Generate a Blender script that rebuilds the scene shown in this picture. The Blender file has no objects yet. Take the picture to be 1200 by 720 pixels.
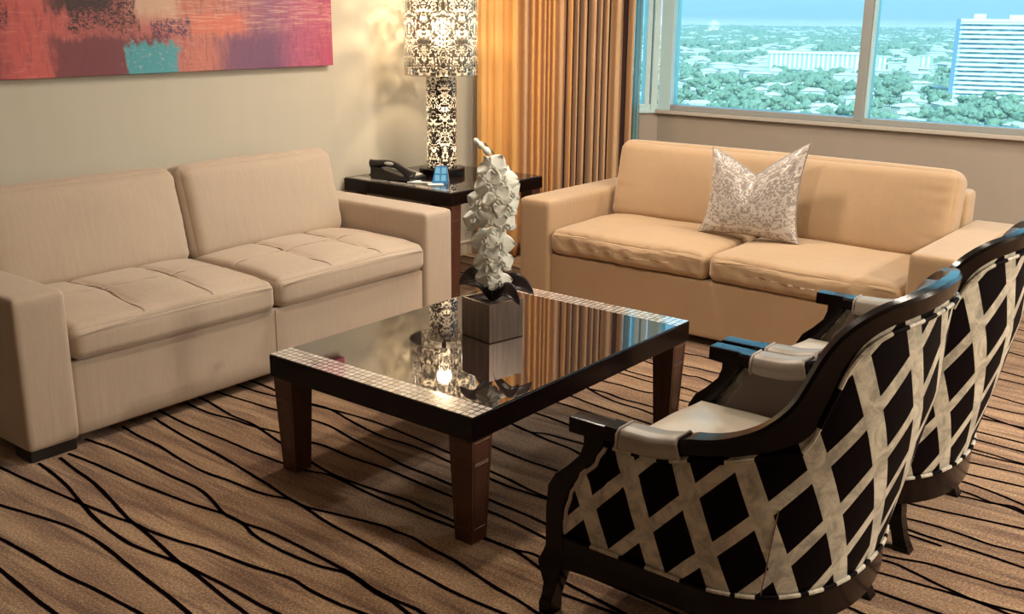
import bpy, bmesh, math, random
from mathutils import Vector, Matrix, noise
import numpy as np
PI = math.pi
sc = bpy.context.scene
COL = sc.collection
random.seed(4)

# ------------------------------------------------------------------ tagging
def tag(o, label=None, cat=None, group=None, kind=None):
    if label: o['label'] = label
    if cat: o['category'] = cat
    if group: o['group'] = group
    if kind: o['kind'] = kind
    return o

def thing(name, loc=(0, 0, 0), rz=0, label=None, cat=None, group=None, kind=None):
    o = bpy.data.objects.new(name, None)
    o.empty_display_size = .1
    o.location = loc
    o.rotation_euler = (0, 0, rz)
    COL.objects.link(o)
    return tag(o, label, cat, group, kind)

def copy_tree(o, parent=None):
    c = o.copy()
    COL.objects.link(c)
    if parent is not None:
        c.parent = parent
    for ch in list(o.children):
        copy_tree(ch, c)
    return c

# ------------------------------------------------------------------ mesh helpers
class MB:
    def __init__(self):
        self.v = []; self.f = []; self.m = []; self.uv = []   # uv per vertex (optional)
    def add(self, verts, faces, mi=0, uvs=None):
        b = len(self.v)
        self.v += [tuple(p) for p in verts]
        self.f += [tuple(i + b for i in f) for f in faces]
        self.m += [mi] * len(faces)
        self.uv += list(uvs) if uvs is not None else [(0, 0)] * len(verts)
    def addbm(self, bm, mi=0):
        bm.verts.index_update()
        self.add([v.co for v in bm.verts], [[v.index for v in f.verts] for f in bm.faces], mi)
        bm.free()
    def box(self, x0, x1, y0, y1, z0, z1, r=0, seg=2, mi=0, rot=None, piv=None):
        bm = bmesh.new()
        bmesh.ops.create_cube(bm, size=1)
        for v in bm.verts:
            v.co = Vector((x0 + (v.co.x + .5) * (x1 - x0), y0 + (v.co.y + .5) * (y1 - y0), z0 + (v.co.z + .5) * (z1 - z0)))
        if r > 0:
            bmesh.ops.bevel(bm, geom=list(bm.edges), offset=r, segments=seg, affect='EDGES', profile=.5)
        if rot is not None:
            p = Vector(piv) if piv else Vector(((x0 + x1) / 2, (y0 + y1) / 2, (z0 + z1) / 2))
            bmesh.ops.rotate(bm, verts=bm.verts, cent=p, matrix=rot)
        self.addbm(bm, mi)
        return self
    def cyl(self, cx, cy, prof, n=48, cap=True, mi=0):
        """lathe about a vertical axis; prof = [(r,z),...]"""
        V = []; F = []
        for r, z in prof:
            for i in range(n):
                a = 2 * PI * i / n
                V.append((cx + r * math.cos(a), cy + r * math.sin(a), z))
        for k in range(len(prof) - 1):
            for i in range(n):
                j = (i + 1) % n
                F.append((k * n + i, k * n + j, (k + 1) * n + j, (k + 1) * n + i))
        if cap:
            F.append(tuple(range(n))[::-1])
            F.append(tuple(range((len(prof) - 1) * n, len(prof) * n)))
        self.add(V, F, mi)
        return self
    def loops(self, loops, closed=False, cap=True, mi=0, uvs=None):
        """skin a list of equal-length closed corner loops"""
        n = len(loops[0]); V = [p for l in loops for p in l]; F = []
        K = len(loops)
        for k in range(K if closed else K - 1):
            k2 = (k + 1) % K
            for i in range(n):
                j = (i + 1) % n
                F.append((k * n + i, k * n + j, k2 * n + j, k2 * n + i))
        if cap and not closed:
            F.append(tuple(range(n))[::-1]); F.append(tuple(range((K - 1) * n, K * n)))
        U = None
        if uvs is not None:
            U = [u for u in uvs for _ in range(n)]
        self.add(V, F, mi, U)
        return self
    def tube(self, pts, r, n=8, closed=False, mi=0, uvs=None, radii=None):
        pts = [Vector(p) for p in pts]; L = []
        ref = None
        for i, p in enumerate(pts):
            a = pts[i - 1] if (i > 0 or closed) else p
            b = pts[(i + 1) % len(pts)] if (i < len(pts) - 1 or closed) else p
            t = (b - a)
            if t.length < 1e-9: t = Vector((0, 0, 1))
            t.normalize()
            if ref is None:
                ref = Vector((0, 0, 1)) if abs(t.z) < .9 else Vector((1, 0, 0))
            u = (ref - t * ref.dot(t))
            if u.length < 1e-4: u = t.orthogonal()
            u.normalize(); ref = u
            w = t.cross(u)
            rr = radii[i] if radii else r
            L.append([p + (u * math.cos(2 * PI * k / n) + w * math.sin(2 * PI * k / n)) * rr for k in range(n)])
        return self.loops(L, closed=closed, mi=mi, uvs=uvs)
    def prism_xz(self, poly, y0, y1, r=0, mi=0, seg=2):
        """polygon in x,z extruded along y"""
        bm = bmesh.new()
        a = [bm.verts.new((x, y0, z)) for x, z in poly]
        b = [bm.verts.new((x, y1, z)) for x, z in poly]
        bm.faces.new(a); bm.faces.new(b[::-1])
        n = len(poly)
        for i in range(n):
            j = (i + 1) % n
            bm.faces.new((a[j], a[i], b[i], b[j]))
        bmesh.ops.recalc_face_normals(bm, faces=bm.faces)
        if r > 0:
            es = [e for e in bm.edges if (e.verts[0] in a) == (e.verts[1] in a)]
            bmesh.ops.bevel(bm, geom=es, offset=r, segments=seg, affect='EDGES', profile=.5)
        self.addbm(bm, mi)
        return self
    def grid(self, fn, nu, nv, mi=0, uvfn=None, closeu=False):
        V = []; U = []; F = []
        for j in range(nv + 1):
            for i in range(nu + (0 if closeu else 1)):
                V.append(fn(i / nu, j / nv)); U.append(uvfn(i / nu, j / nv) if uvfn else (i / nu, j / nv))
        w = nu + (0 if closeu else 1)
        for j in range(nv):
            for i in range(nu):
                i2 = (i + 1) % w
                F.append((j * w + i, j * w + i2, (j + 1) * w + i2, (j + 1) * w + i))
        self.add(V, F, mi, U)
        return self
    def build(self, name, mats, parent=None, smooth=True, loc=None, angle=40, recalc=True, rot=None):
        me = bpy.data.meshes.new(name)
        me.from_pydata(self.v, [], self.f)
        uvl = me.uv_layers.new(name='uv')
        uv = np.array(self.uv, dtype=np.float32)
        idx = np.empty(len(me.loops), dtype=np.int32)
        me.loops.foreach_get('vertex_index', idx)
        uvl.data.foreach_set('uv', uv[idx].ravel())
        if not isinstance(mats, (list, tuple)): mats = [mats]
        for m in mats: me.materials.append(m)
        if len(mats) > 1:
            me.polygons.foreach_set('material_index', self.m)
        if recalc:
            bm = bmesh.new(); bm.from_mesh(me)
            bmesh.ops.recalc_face_normals(bm, faces=bm.faces)
            bm.to_mesh(me); bm.free()
        if smooth:
            me.polygons.foreach_set('use_smooth', [True] * len(me.polygons))
            me.set_sharp_from_angle(angle=math.radians(angle))
        me.update()
        o = bpy.data.objects.new(name, me)
        COL.objects.link(o)
        if parent is not None: o.parent = parent
        if loc: o.location = loc
        if rot: o.rotation_euler = rot
        if smooth and angle <= 40:
            wn = o.modifiers.new('weighted_normal', 'WEIGHTED_NORMAL'); wn.keep_sharp = True
        return o

def soft_box(sx, sy, sz, r, n=26, top=0, front=0, fn=None, bot=0):
    """rounded, slightly stuffed block, from (0,0,0) to (sx,sy,sz); returns MB"""
    bm = bmesh.new()
    bmesh.ops.create_cube(bm, size=2)
    bmesh.ops.subdivide_edges(bm, edges=list(bm.edges), cuts=n, use_grid_fill=True)
    h = Vector((sx / 2, sy / 2, sz / 2))
    for v in bm.verts:
        u = Vector([math.sin(c * PI / 2) for c in v.co])
        q = Vector((u.x * h.x, u.y * h.y, u.z * h.z))
        inner = Vector([max(-(hh - r), min(hh - r, c)) for c, hh in zip(q, h)])
        d = q - inner
        if d.length > 1e-6: q = inner + d.normalized() * r
        a = max(0, 1 - u.x ** 2); b = max(0, 1 - u.y ** 2); c = max(0, 1 - u.z ** 2)
        k = (a * b) ** .5
        if u.z > 0: q.z += top * k * u.z
        else: q.z += bot * k * u.z
        kf = (a * c) ** .5
        q.y += front * kf * u.y
        p = q + h
        if fn: p = fn(p, u)
        v.co = p
    m = MB(); m.addbm(bm)
    return m

# ------------------------------------------------------------------ materials
def S(v): return tuple(v) + (1,) if len(v) == 3 else tuple(v)
def srgb(r, g, b):
    f = lambda c: (c / 255) / 12.92 if c / 255 <= .04045 else ((c / 255 + .055) / 1.055) ** 2.4
    return (f(r), f(g), f(b))

class NT:
    def __init__(self, name):
        self.mat = bpy.data.materials.new(name); self.mat.use_nodes = True
        self.t = self.mat.node_tree; self.t.nodes.clear()
        self.out = self.n('ShaderNodeOutputMaterial')
    def n(self, typ, **kw):
        nd = self.t.nodes.new(typ)
        for k, v in kw.items():
            setattr(nd, k, v)
        return nd
    def l(self, a, b): self.t.links.new(a, b)
    def val(self, sock, v):
        if hasattr(v, 'is_linked') or isinstance(v, bpy.types.NodeSocket): self.l(v, sock)
        else:
            try: sock.default_value = v
            except Exception: sock.default_value = S(v)
    def math(self, op, a, b=None, c=None, clamp=False):
        m = self.n('ShaderNodeMath', operation=op); m.use_clamp = clamp
        self.val(m.inputs[0], a)
        if b is not None: self.val(m.inputs[1], b)
        if c is not None: self.val(m.inputs[2], c)
        return m.outputs[0]
    def mix(self, f, a, b, blend='MIX'):
        m = self.n('ShaderNodeMix', data_type='RGBA', blend_type=blend)
        self.val(m.inputs[0], f)
        for s, v in ((m.inputs[6], a), (m.inputs[7], b)):
            if isinstance(v, bpy.types.NodeSocket): self.l(v, s)
            else: s.default_value = S(v)
        return m.outputs[2]
    def coord(self, which='Object'): return self.n('ShaderNodeTexCoord').outputs[which]
    def pos(self): return self.n('ShaderNodeNewGeometry').outputs['Position']
    def sep(self, v):
        s = self.n('ShaderNodeSeparateXYZ'); self.l(v, s.inputs[0]); return s.outputs
    def comb(self, x=0, y=0, z=0):
        s = self.n('ShaderNodeCombineXYZ')
        for i, v in enumerate((x, y, z)): self.val(s.inputs[i], v)
        return s.outputs[0]
    def mapping(self, v, scale=(1, 1, 1), rot=(0, 0, 0), loc=(0, 0, 0)):
        m = self.n('ShaderNodeMapping'); self.l(v, m.inputs[0])
        m.inputs['Scale'].default_value = scale; m.inputs['Rotation'].default_value = rot; m.inputs['Location'].default_value = loc
        return m.outputs[0]
    def noise(self, v, scale, detail=3, rough=.5, dist=0, col=False):
        m = self.n('ShaderNodeTexNoise'); self.l(v, m.inputs['Vector'])
        m.inputs['Scale'].default_value = scale; m.inputs['Detail'].default_value = detail
        m.inputs['Roughness'].default_value = rough; m.inputs['Distortion'].default_value = dist
        return m.outputs['Color' if col else 'Fac']
    def ramp(self, f, stops, interp='LINEAR'):
        m = self.n('ShaderNodeValToRGB'); self.val(m.inputs[0], f)
        cr = m.color_ramp; cr.interpolation = interp
        while len(cr.elements) < len(stops): cr.elements.new(.5)
        for e, (p, c) in zip(cr.elements, stops):
            e.position = p; e.color = S(c) if not isinstance(c, (int, float)) else (c, c, c, 1)
        return m.outputs[0]
    def bump(self, h, strength=.3, dist=.01, normal=None):
        m = self.n('ShaderNodeBump'); self.l(h, m.inputs['Height'])
        m.inputs['Strength'].default_value = strength; m.inputs['Distance'].default_value = dist
        if normal is not None: self.l(normal, m.inputs['Normal'])
        return m.outputs[0]
    def pbsdf(self, **kw):
        p = self.n('ShaderNodeBsdfPrincipled')
        for k, v in kw.items():
            k2 = {'color': 'Base Color', 'rough': 'Roughness', 'metal': 'Metallic', 'ior': 'IOR', 'normal': 'Normal', 'sheen': 'Sheen Weight',
                  'sheenr': 'Sheen Roughness', 'coat': 'Coat Weight', 'coatr': 'Coat Roughness', 'spec': 'Specular IOR Level',
                  'ecol': 'Emission Color', 'estr': 'Emission Strength', 'sheenc': 'Sheen Tint', 'alpha': 'Alpha', 'sss': 'Subsurface Weight'}[k]
            s = p.inputs[k2]
            if isinstance(v, bpy.types.NodeSocket): self.l(v, s)
            elif isinstance(v, tuple): s.default_value = S(v)
            else: s.default_value = v
        return p.outputs[0]
    def done(self, sh): self.l(sh, self.out.inputs[0]); return self.mat

def simple(name, col, rough=.5, var=.0, vscale=8, bump=0, bscale=60, **kw):
    t = NT(name); co = t.coord()
    c = col
    if var: c = t.mix(t.noise(co, vscale, 4), tuple(x * (1 - var) for x in col), tuple(min(1, x * (1 + var)) for x in col))
    else:
        c = t.mix(t.noise(co, 5, 2), tuple(x * .97 for x in col), tuple(min(1, x * 1.03) for x in col))
    if bump: kw['normal'] = t.bump(t.noise(co, bscale, 3), bump, .004)
    return t.done(t.pbsdf(color=c, rough=rough, **kw))

def mat_suede(name, base, streak=.0):
    t = NT(name); co = t.coord()
    big = t.noise(co, 2.2, 4, .6)
    fine = t.noise(t.mapping(co, (70, 70, 3)), 1.5, 3, .6)
    c = t.mix(big, tuple(x * .86 for x in base), tuple(min(1, x * 1.12) for x in base))
    c = t.mix(t.math('MULTIPLY', t.ramp(fine, [(.45, 0), (.75, 1)]), .10 + streak), c, tuple(min(1, x * 1.3) for x in base))
    wr = t.noise(t.mapping(co, (9, 9, 3)), 1.6, 3, .5, 1.0)
    weave = t.noise(co, 420, 2)
    b = t.bump(wr, .22, .010)
    b = t.bump(weave, .15, .002, b)
    return t.done(t.pbsdf(color=c, rough=.75, sheen=.45, sheenr=.45, sheenc=(1, .9, .8), normal=b, spec=.3))

def mat_wood(name, a, b, rough=.3, scale=1.0, coat=.3):
    t = NT(name); co = t.coord()
    g = t.noise(t.mapping(co, (60 * scale, 60 * scale, 3 * scale)), 1, 4, .6, .4)
    c = t.mix(g, a, b)
    return t.done(t.pbsdf(color=c, rough=rough, coat=coat, coatr=.12, spec=.2, normal=t.bump(g, .08, .002)))

M = {}
M['suedeA'] = mat_suede('tan_suede_grey', (.47, .375, .29), .12)
M['suedeB'] = mat_suede('tan_suede_warm', (.46, .315, .19), .0)
M['seam'] = simple('seam_thread', (.16, .10, .07), .8)
M['espresso'] = mat_wood('espresso_wood', (.0035, .0018, .002), (.008, .0035, .004), .17, 1.0, .0)
M['brownleg'] = mat_wood('brown_leg_wood', (.055, .022, .015), (.11, .045, .028), .35)
M['goldline'] = simple('inlay_line', (.17, .09, .055), .35, metal=.3)
M['blackfoot'] = simple('black_foot', (.012, .010, .010), .5)

def m_tabletop():
    t = NT('dark_gloss_top'); co = t.coord()
    c = t.mix(t.noise(co, 3, 3), (.016, .010, .009), (.028, .017, .014))
    return t.done(t.pbsdf(color=c, rough=.022, ior=2.6, spec=.5))
M['gloss'] = m_tabletop()

def m_mosaic():
    t = NT('shell_mosaic'); co = t.coord()
    s = t.sep(co)
    sz = .0268
    u = t.math('DIVIDE', s[0], sz); v = t.math('DIVIDE', s[1], .0255)
    v = t.math('ADD', v, .5)
    fu = t.math('FRACT', u); fv = t.math('FRACT', v)
    du = t.math('ABSOLUTE', t.math('SUBTRACT', fu, .5)); dv = t.math('ABSOLUTE', t.math('SUBTRACT', fv, .5))
    tile = t.math('MULTIPLY', t.math('LESS_THAN', du, .41), t.math('LESS_THAN', dv, .41))
    wn = t.n('ShaderNodeTexWhiteNoise'); wn.noise_dimensions = '2D'
    t.l(t.comb(t.math('FLOOR', u), t.math('FLOOR', v), 0), wn.inputs['Vector'])
    r = wn.outputs['Value']
    tc = t.ramp(r, [(0, (.30, .26, .22)), (.3, (.62, .58, .52)), (.7, (.78, .74, .68)), (1, (.5, .47, .44))])
    tc = t.mix(t.math('MULTIPLY', t.noise(co, 60, 4, .6, .8), .7), tc, (.35, .30, .27))
    c = t.mix(tile, (.012, .008, .008), tc)
    return t.done(t.pbsdf(color=c, rough=.12, ior=1.8, coat=.6, coatr=.03))
M['mosaic'] = m_mosaic()

# lattice velvet for the armchairs; u = running length round the shell, v = height
def m_lattice(name, tone):
    t = NT(name)
    uv = t.n('ShaderNodeUVMap'); uv.uv_map = 'uv'
    s = t.sep(uv.outputs[0])
    du = t.math('SUBTRACT', s[0], .67); dz = t.math('SUBTRACT', s[1], .49)
    # v2=(.122,.135) v1=(-.052,.140)
    a1, b1, a2, b2 = .122, .133, -.052, .142
    det = a1 * b2 - b1 * a2
    A = t.math('DIVIDE', t.math('SUBTRACT', t.math('MULTIPLY', du, b2), t.math('MULTIPLY', dz, a2)), det)
    B = t.math('DIVIDE', t.math('SUBTRACT', t.math('MULTIPLY', dz, a1), t.math('MULTIPLY', du, b1)), det)
    def tri(x): return t.math('ABSOLUTE', t.math('SUBTRACT', t.math('FRACT', t.math('ADD', x, .5)), .5))
    dark = t.math('MULTIPLY', t.math('LESS_THAN', tri(A), .335), t.math('LESS_THAN', tri(B), .375))
    co = t.coord()
    m1 = t.noise(co, 16, 6, .7, .8)
    vel = t.mix(t.ramp(m1, [(.38, 0), (.60, 1)]), tuple(x * .52 for x in tone), tone)
    c = t.mix(dark, vel, (.004, .002, .003))
    rough = t.math('ADD', .45, t.math('MULTIPLY', dark, .2))
    bmp = t.bump(t.math('ADD', m1, t.math('MULTIPLY', dark, -.5)), .25, .006)
    return t.done(t.pbsdf(color=c, rough=rough, sheen=t.math('MULTIPLY', t.math('SUBTRACT', 1, dark), .3), sheenr=.3, normal=bmp, spec=t.math('SUBTRACT', .3, t.math('MULTIPLY', dark, .25))))
M['lattice'] = m_lattice('lattice_velvet', (.62, .58, .48))
M['welt'] = simple('pale_welt', (.42, .36, .32), .5)
M['padleather'] = simple('cream_leather', (.36, .32, .27), .38, .12, 12, .15, 200, sheen=.2)
M['innerleather'] = simple('taupe_leather', (.13, .088, .075), .42, .12, 8, .15, 240)
M['seatsatin'] = simple('pale_satin', (.60, .55, .46), .33, .15, 9, .2, 20, sheen=.2)

# damask figure used by lamp and cushion: symmetric curling noise
def damask(t, u, v, per, scale, thr, w):
    """u running length, mirrored with period per"""
    m = t.math('PINGPONG', u, per)
    vec = t.comb(m, v, 0)
    warp = t.noise(vec, scale * .45, 2, .5, 0, True)
    sub = t.n('ShaderNodeVectorMath', operation='SUBTRACT'); t.l(warp, sub.inputs[0]); sub.inputs[1].default_value = (.5, .5, .5)
    mul = t.n('ShaderNodeVectorMath', operation='SCALE'); t.l(sub.outputs[0], mul.inputs[0]); mul.inputs['Scale'].default_value = 2.2 / scale
    add = t.n('ShaderNodeVectorMath', operation='ADD'); t.l(vec, add.inputs[0]); t.l(mul.outputs[0], add.inputs[1])
    n1 = t.noise(add.outputs[0], scale, 1.5, .4, 1.4)
    return t.ramp(n1, [(thr - w, 0), (thr + w, 1)])

def m_lamp(name, per, R, transp, dark_amt, tcol=(.95, .90, .80)):
    t = NT(name); co = t.coord(); s = t.sep(co)
    ang = t.math('ARCTAN2', s[1], s[0])
    u = t.math('ADD', t.math('MULTIPLY', ang, R), 4.0)
    d = damask(t, u, s[2], per, 46, .545, .025)
    white = t.n('ShaderNodeBsdfTranslucent'); white.inputs[0].default_value = S(tcol)
    dif = t.n('ShaderNodeBsdfDiffuse'); dif.inputs[0].default_value = S(tcol)
    mx = t.n('ShaderNodeMixShader'); mx.inputs[0].default_value = .35
    t.l(white.outputs[0], mx.inputs[1]); t.l(dif.outputs[0], mx.inputs[2])
    tr = t.n('ShaderNodeBsdfTransparent'); tr.inputs[0].default_value = (1, .96, .9, 1)
    m2 = t.n('ShaderNodeMixShader'); m2.inputs[0].default_value = transp
    t.l(mx.outputs[0], m2.inputs[1]); t.l(tr.outputs[0], m2.inputs[2])
    blk = t.pbsdf(color=(.012, .010, .010), rough=.25)
    m3 = t.n('ShaderNodeMixShader')
    t.l(t.math('MULTIPLY', t.math('SUBTRACT', 1, d), dark_amt), m3.inputs[0]); t.l(m2.outputs[0], m3.inputs[1]); t.l(blk, m3.inputs[2])
    gl = t.n('ShaderNodeBsdfGlossy'); gl.inputs['Roughness'].default_value = .06
    fr = t.n('ShaderNodeFresnel'); fr.inputs[0].default_value = 1.45
    m4 = t.n('ShaderNodeMixShader'); t.l(fr.outputs[0], m4.inputs[0]); t.l(m3.outputs[0], m4.inputs[1]); t.l(gl.outputs[0], m4.inputs[2])
    return t.done(m4.outputs[0])
M['lampstem'] = m_lamp('damask_lit_column', .073, .093, .08, 1.0)
M['lampshade'] = m_lamp('damask_film_shade', .116, .222, .74, .94)

def m_cushion():
    t = NT('damask_brocade'); uv = t.n('ShaderNodeUVMap'); uv.uv_map = 'uv'
    s = t.sep(uv.outputs[0])
    d = damask(t, t.math('ADD', s[0], 4.0), s[1], .125, 44, .50, .03)
    co = t.coord()
    c = t.mix(d, (.26, .22, .20), (.62, .59, .55))
    c = t.mix(t.math('MULTIPLY', t.noise(co, 5, 3), .5), c, (.40, .34, .30))
    return t.done(t.pbsdf(color=c, rough=t.math('SUBTRACT', .6, t.math('MULTIPLY', d, .25)), sheen=.3, metal=.15, normal=t.bump(d, .25, .004)))
M['brocade'] = m_cushion()

def m_carpet():
    t = NT('carpet_pile'); co = t.coord()
    st = t.noise(t.mapping(co, (.9, 7, 1), (0, 0, math.radians(-6))), 2.0, 2, .5, .6)
    st2 = t.noise(t.mapping(co, (1.0, 12, 1), (0, 0, math.radians(-14))), 1.7, 2, .5, .4)
    c = t.mix(t.ramp(st, [(.35, 0), (.65, 1)]), (.24, .125, .058), (.48, .305, .165))
    c = t.mix(t.ramp(st2, [(.52, 0), (.66, .85)]), c, (.13, .055, .025))
    st3 = t.noise(t.mapping(co, (1.6, 26, 1), (0, 0, math.radians(4))), 1.9, 3, .6, .3)
    c = t.mix(t.ramp(st3, [(.58, 0), (.70, .55)]), c, (.12, .04, .022))
    sp = t.noise(co, 120, 4, .75)
    c = t.mix(t.ramp(sp, [(.38, .7), (.56, 0)]), c, (.08, .045, .03))
    c = t.mix(t.ramp(sp, [(.52, 0), (.68, .5)]), c, (.72, .50, .36))
    return t.done(t.pbsdf(color=c, rough=.95, sheen=.25, sheenr=.5, spec=.1, normal=t.bump(sp, .8, .006)))
M['carpet'] = m_carpet()
M['carpetline'] = simple('carpet_dark_line', (.004, .002, .003), 1.0, bump=.6, bscale=200, spec=0.0)

def m_wall(name, c1, c2):
    t = NT(name); co = t.coord()
    c = t.mix(t.noise(t.mapping(co, (12, 12, 1.2)), 1, 3), c1, c2)
    return t.done(t.pbsdf(color=c, rough=.7, normal=t.bump(t.noise(t.mapping(co, (60, 60, 8)), 2, 3), .08, .002)))
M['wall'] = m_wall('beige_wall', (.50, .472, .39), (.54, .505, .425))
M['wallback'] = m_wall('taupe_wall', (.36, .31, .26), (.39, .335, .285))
M['ceil'] = simple('ceiling_white', (.75, .72, .67), .9)
M['trim'] = simple('painted_trim', (.68, .60, .48), .45)
M['alu'] = simple('window_aluminium', (.36, .38, .38), .4, metal=.2)
M['alu_daylit'] = simple('window_aluminium_daylit', (.56, .76, .80), .4)  # frame aluminium with the cyan daylight on it put into the colour
M['sillm'] = simple('window_sill_paint', (.52, .47, .42), .4)

def m_glass():
    t = NT('window_glass')
    tr = t.n('ShaderNodeBsdfTransparent'); tr.inputs[0].default_value = (.70, .94, .97, 1)
    gl = t.n('ShaderNodeBsdfGlossy'); gl.inputs['Roughness'].default_value = .01
    fr = t.n('ShaderNodeFresnel'); fr.inputs[0].default_value = 1.12
    m = t.n('ShaderNodeMixShader'); t.l(fr.outputs[0], m.inputs[0]); t.l(tr.outputs[0], m.inputs[1]); t.l(gl.outputs[0], m.inputs[2])
    return t.done(m.outputs[0])
M['glass'] = m_glass()

def m_curtain(name, a, b, tl):
    t = NT(name); co = t.coord()
    uv = t.n('ShaderNodeUVMap'); uv.uv_map = 'uv'; s = t.sep(uv.outputs[0])
    w = t.noise(t.comb(t.math('MULTIPLY', s[0], 7), t.math('MULTIPLY', s[1], .4), 0), 1.5, 3)
    c = t.mix(w, a, b)
    c = t.mix(t.math('MULTIPLY', t.noise(t.mapping(co, (30, 30, 90)), 2, 2), .25), c, tuple(x * .7 for x in a))
    p = t.pbsdf(color=c, rough=.42, sheen=.4, sheenr=.3, normal=t.bump(t.noise(t.mapping(co, (20, 20, 5)), 2, 3), .2, .006))
    tn = t.n('ShaderNodeBsdfTranslucent'); t.l(c, tn.inputs[0])
    m = t.n('ShaderNodeMixShader'); m.inputs[0].default_value = tl
    t.l(p, m.inputs[1]); t.l(tn.outputs[0], m.inputs[2])
    return t.done(m.outputs[0])
M['drape'] = m_curtain('gold_satin', (.88, .47, .14), (.84, .50, .20), .10)
M['drape2'] = m_curtain('peach_satin', (.72, .42, .22), (.62, .45, .28), .08)
M['sheer'] = m_curtain('aqua_sheer', (.35, .62, .68), (.5, .75, .8), .5)

def emis(name, col, st):
    t = NT(name); e = t.n('ShaderNodeEmission'); e.inputs[0].default_value = S(col); e.inputs[1].default_value = st
    return t.done(e.outputs[0])

# ------------------------------------------------------------------ camera
yaw, pit, rol = math.radians(-38.1785), math.radians(-15.952), math.radians(.5164)
HC = 1.65
Fv = Vector((math.sin(yaw) * math.cos(pit), math.cos(yaw) * math.cos(pit), math.sin(pit)))
r0 = Vector((math.cos(yaw), -math.sin(yaw), 0)); u0 = r0.cross(Fv)
RT = r0 * math.cos(rol) + u0 * math.sin(rol); UP = u0 * math.cos(rol) - r0 * math.sin(rol)
cam = bpy.data.cameras.new('camera'); camo = bpy.data.objects.new('camera', cam); COL.objects.link(camo)
cam.sensor_fit = 'HORIZONTAL'; cam.sensor_width = 36; cam.lens = 36 * 1214.4 / 1200
cam.clip_start = .05; cam.clip_end = 60000
mw = Matrix.Identity(4)
for i in range(3):
    mw[i][0] = RT[i]; mw[i][1] = UP[i]; mw[i][2] = -Fv[i]
mw[0][3], mw[1][3], mw[2][3] = 0, 0, HC
camo.matrix_world = mw
sc.camera = camo

def floor_pt(px, py, z=0):
    """point of the floor seen at a photo pixel (used once, to read the carpet drawing off the photograph)"""
    d = RT * ((px - 600) / 1214.4) - UP * ((py - 360) / 1214.4) + Fv
    t = (z - HC) / d.z
    return Vector((d.x * t, d.y * t, z))

# ------------------------------------------------------------------ room shell
XL, YW, XR, YB, ZC = -4.66, 6.4, 2.6, -3.6, 2.65
KX = -3.75
PX0, PY0 = -4.66, 5.45          # where the slanted wall leaves the left wall

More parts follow.
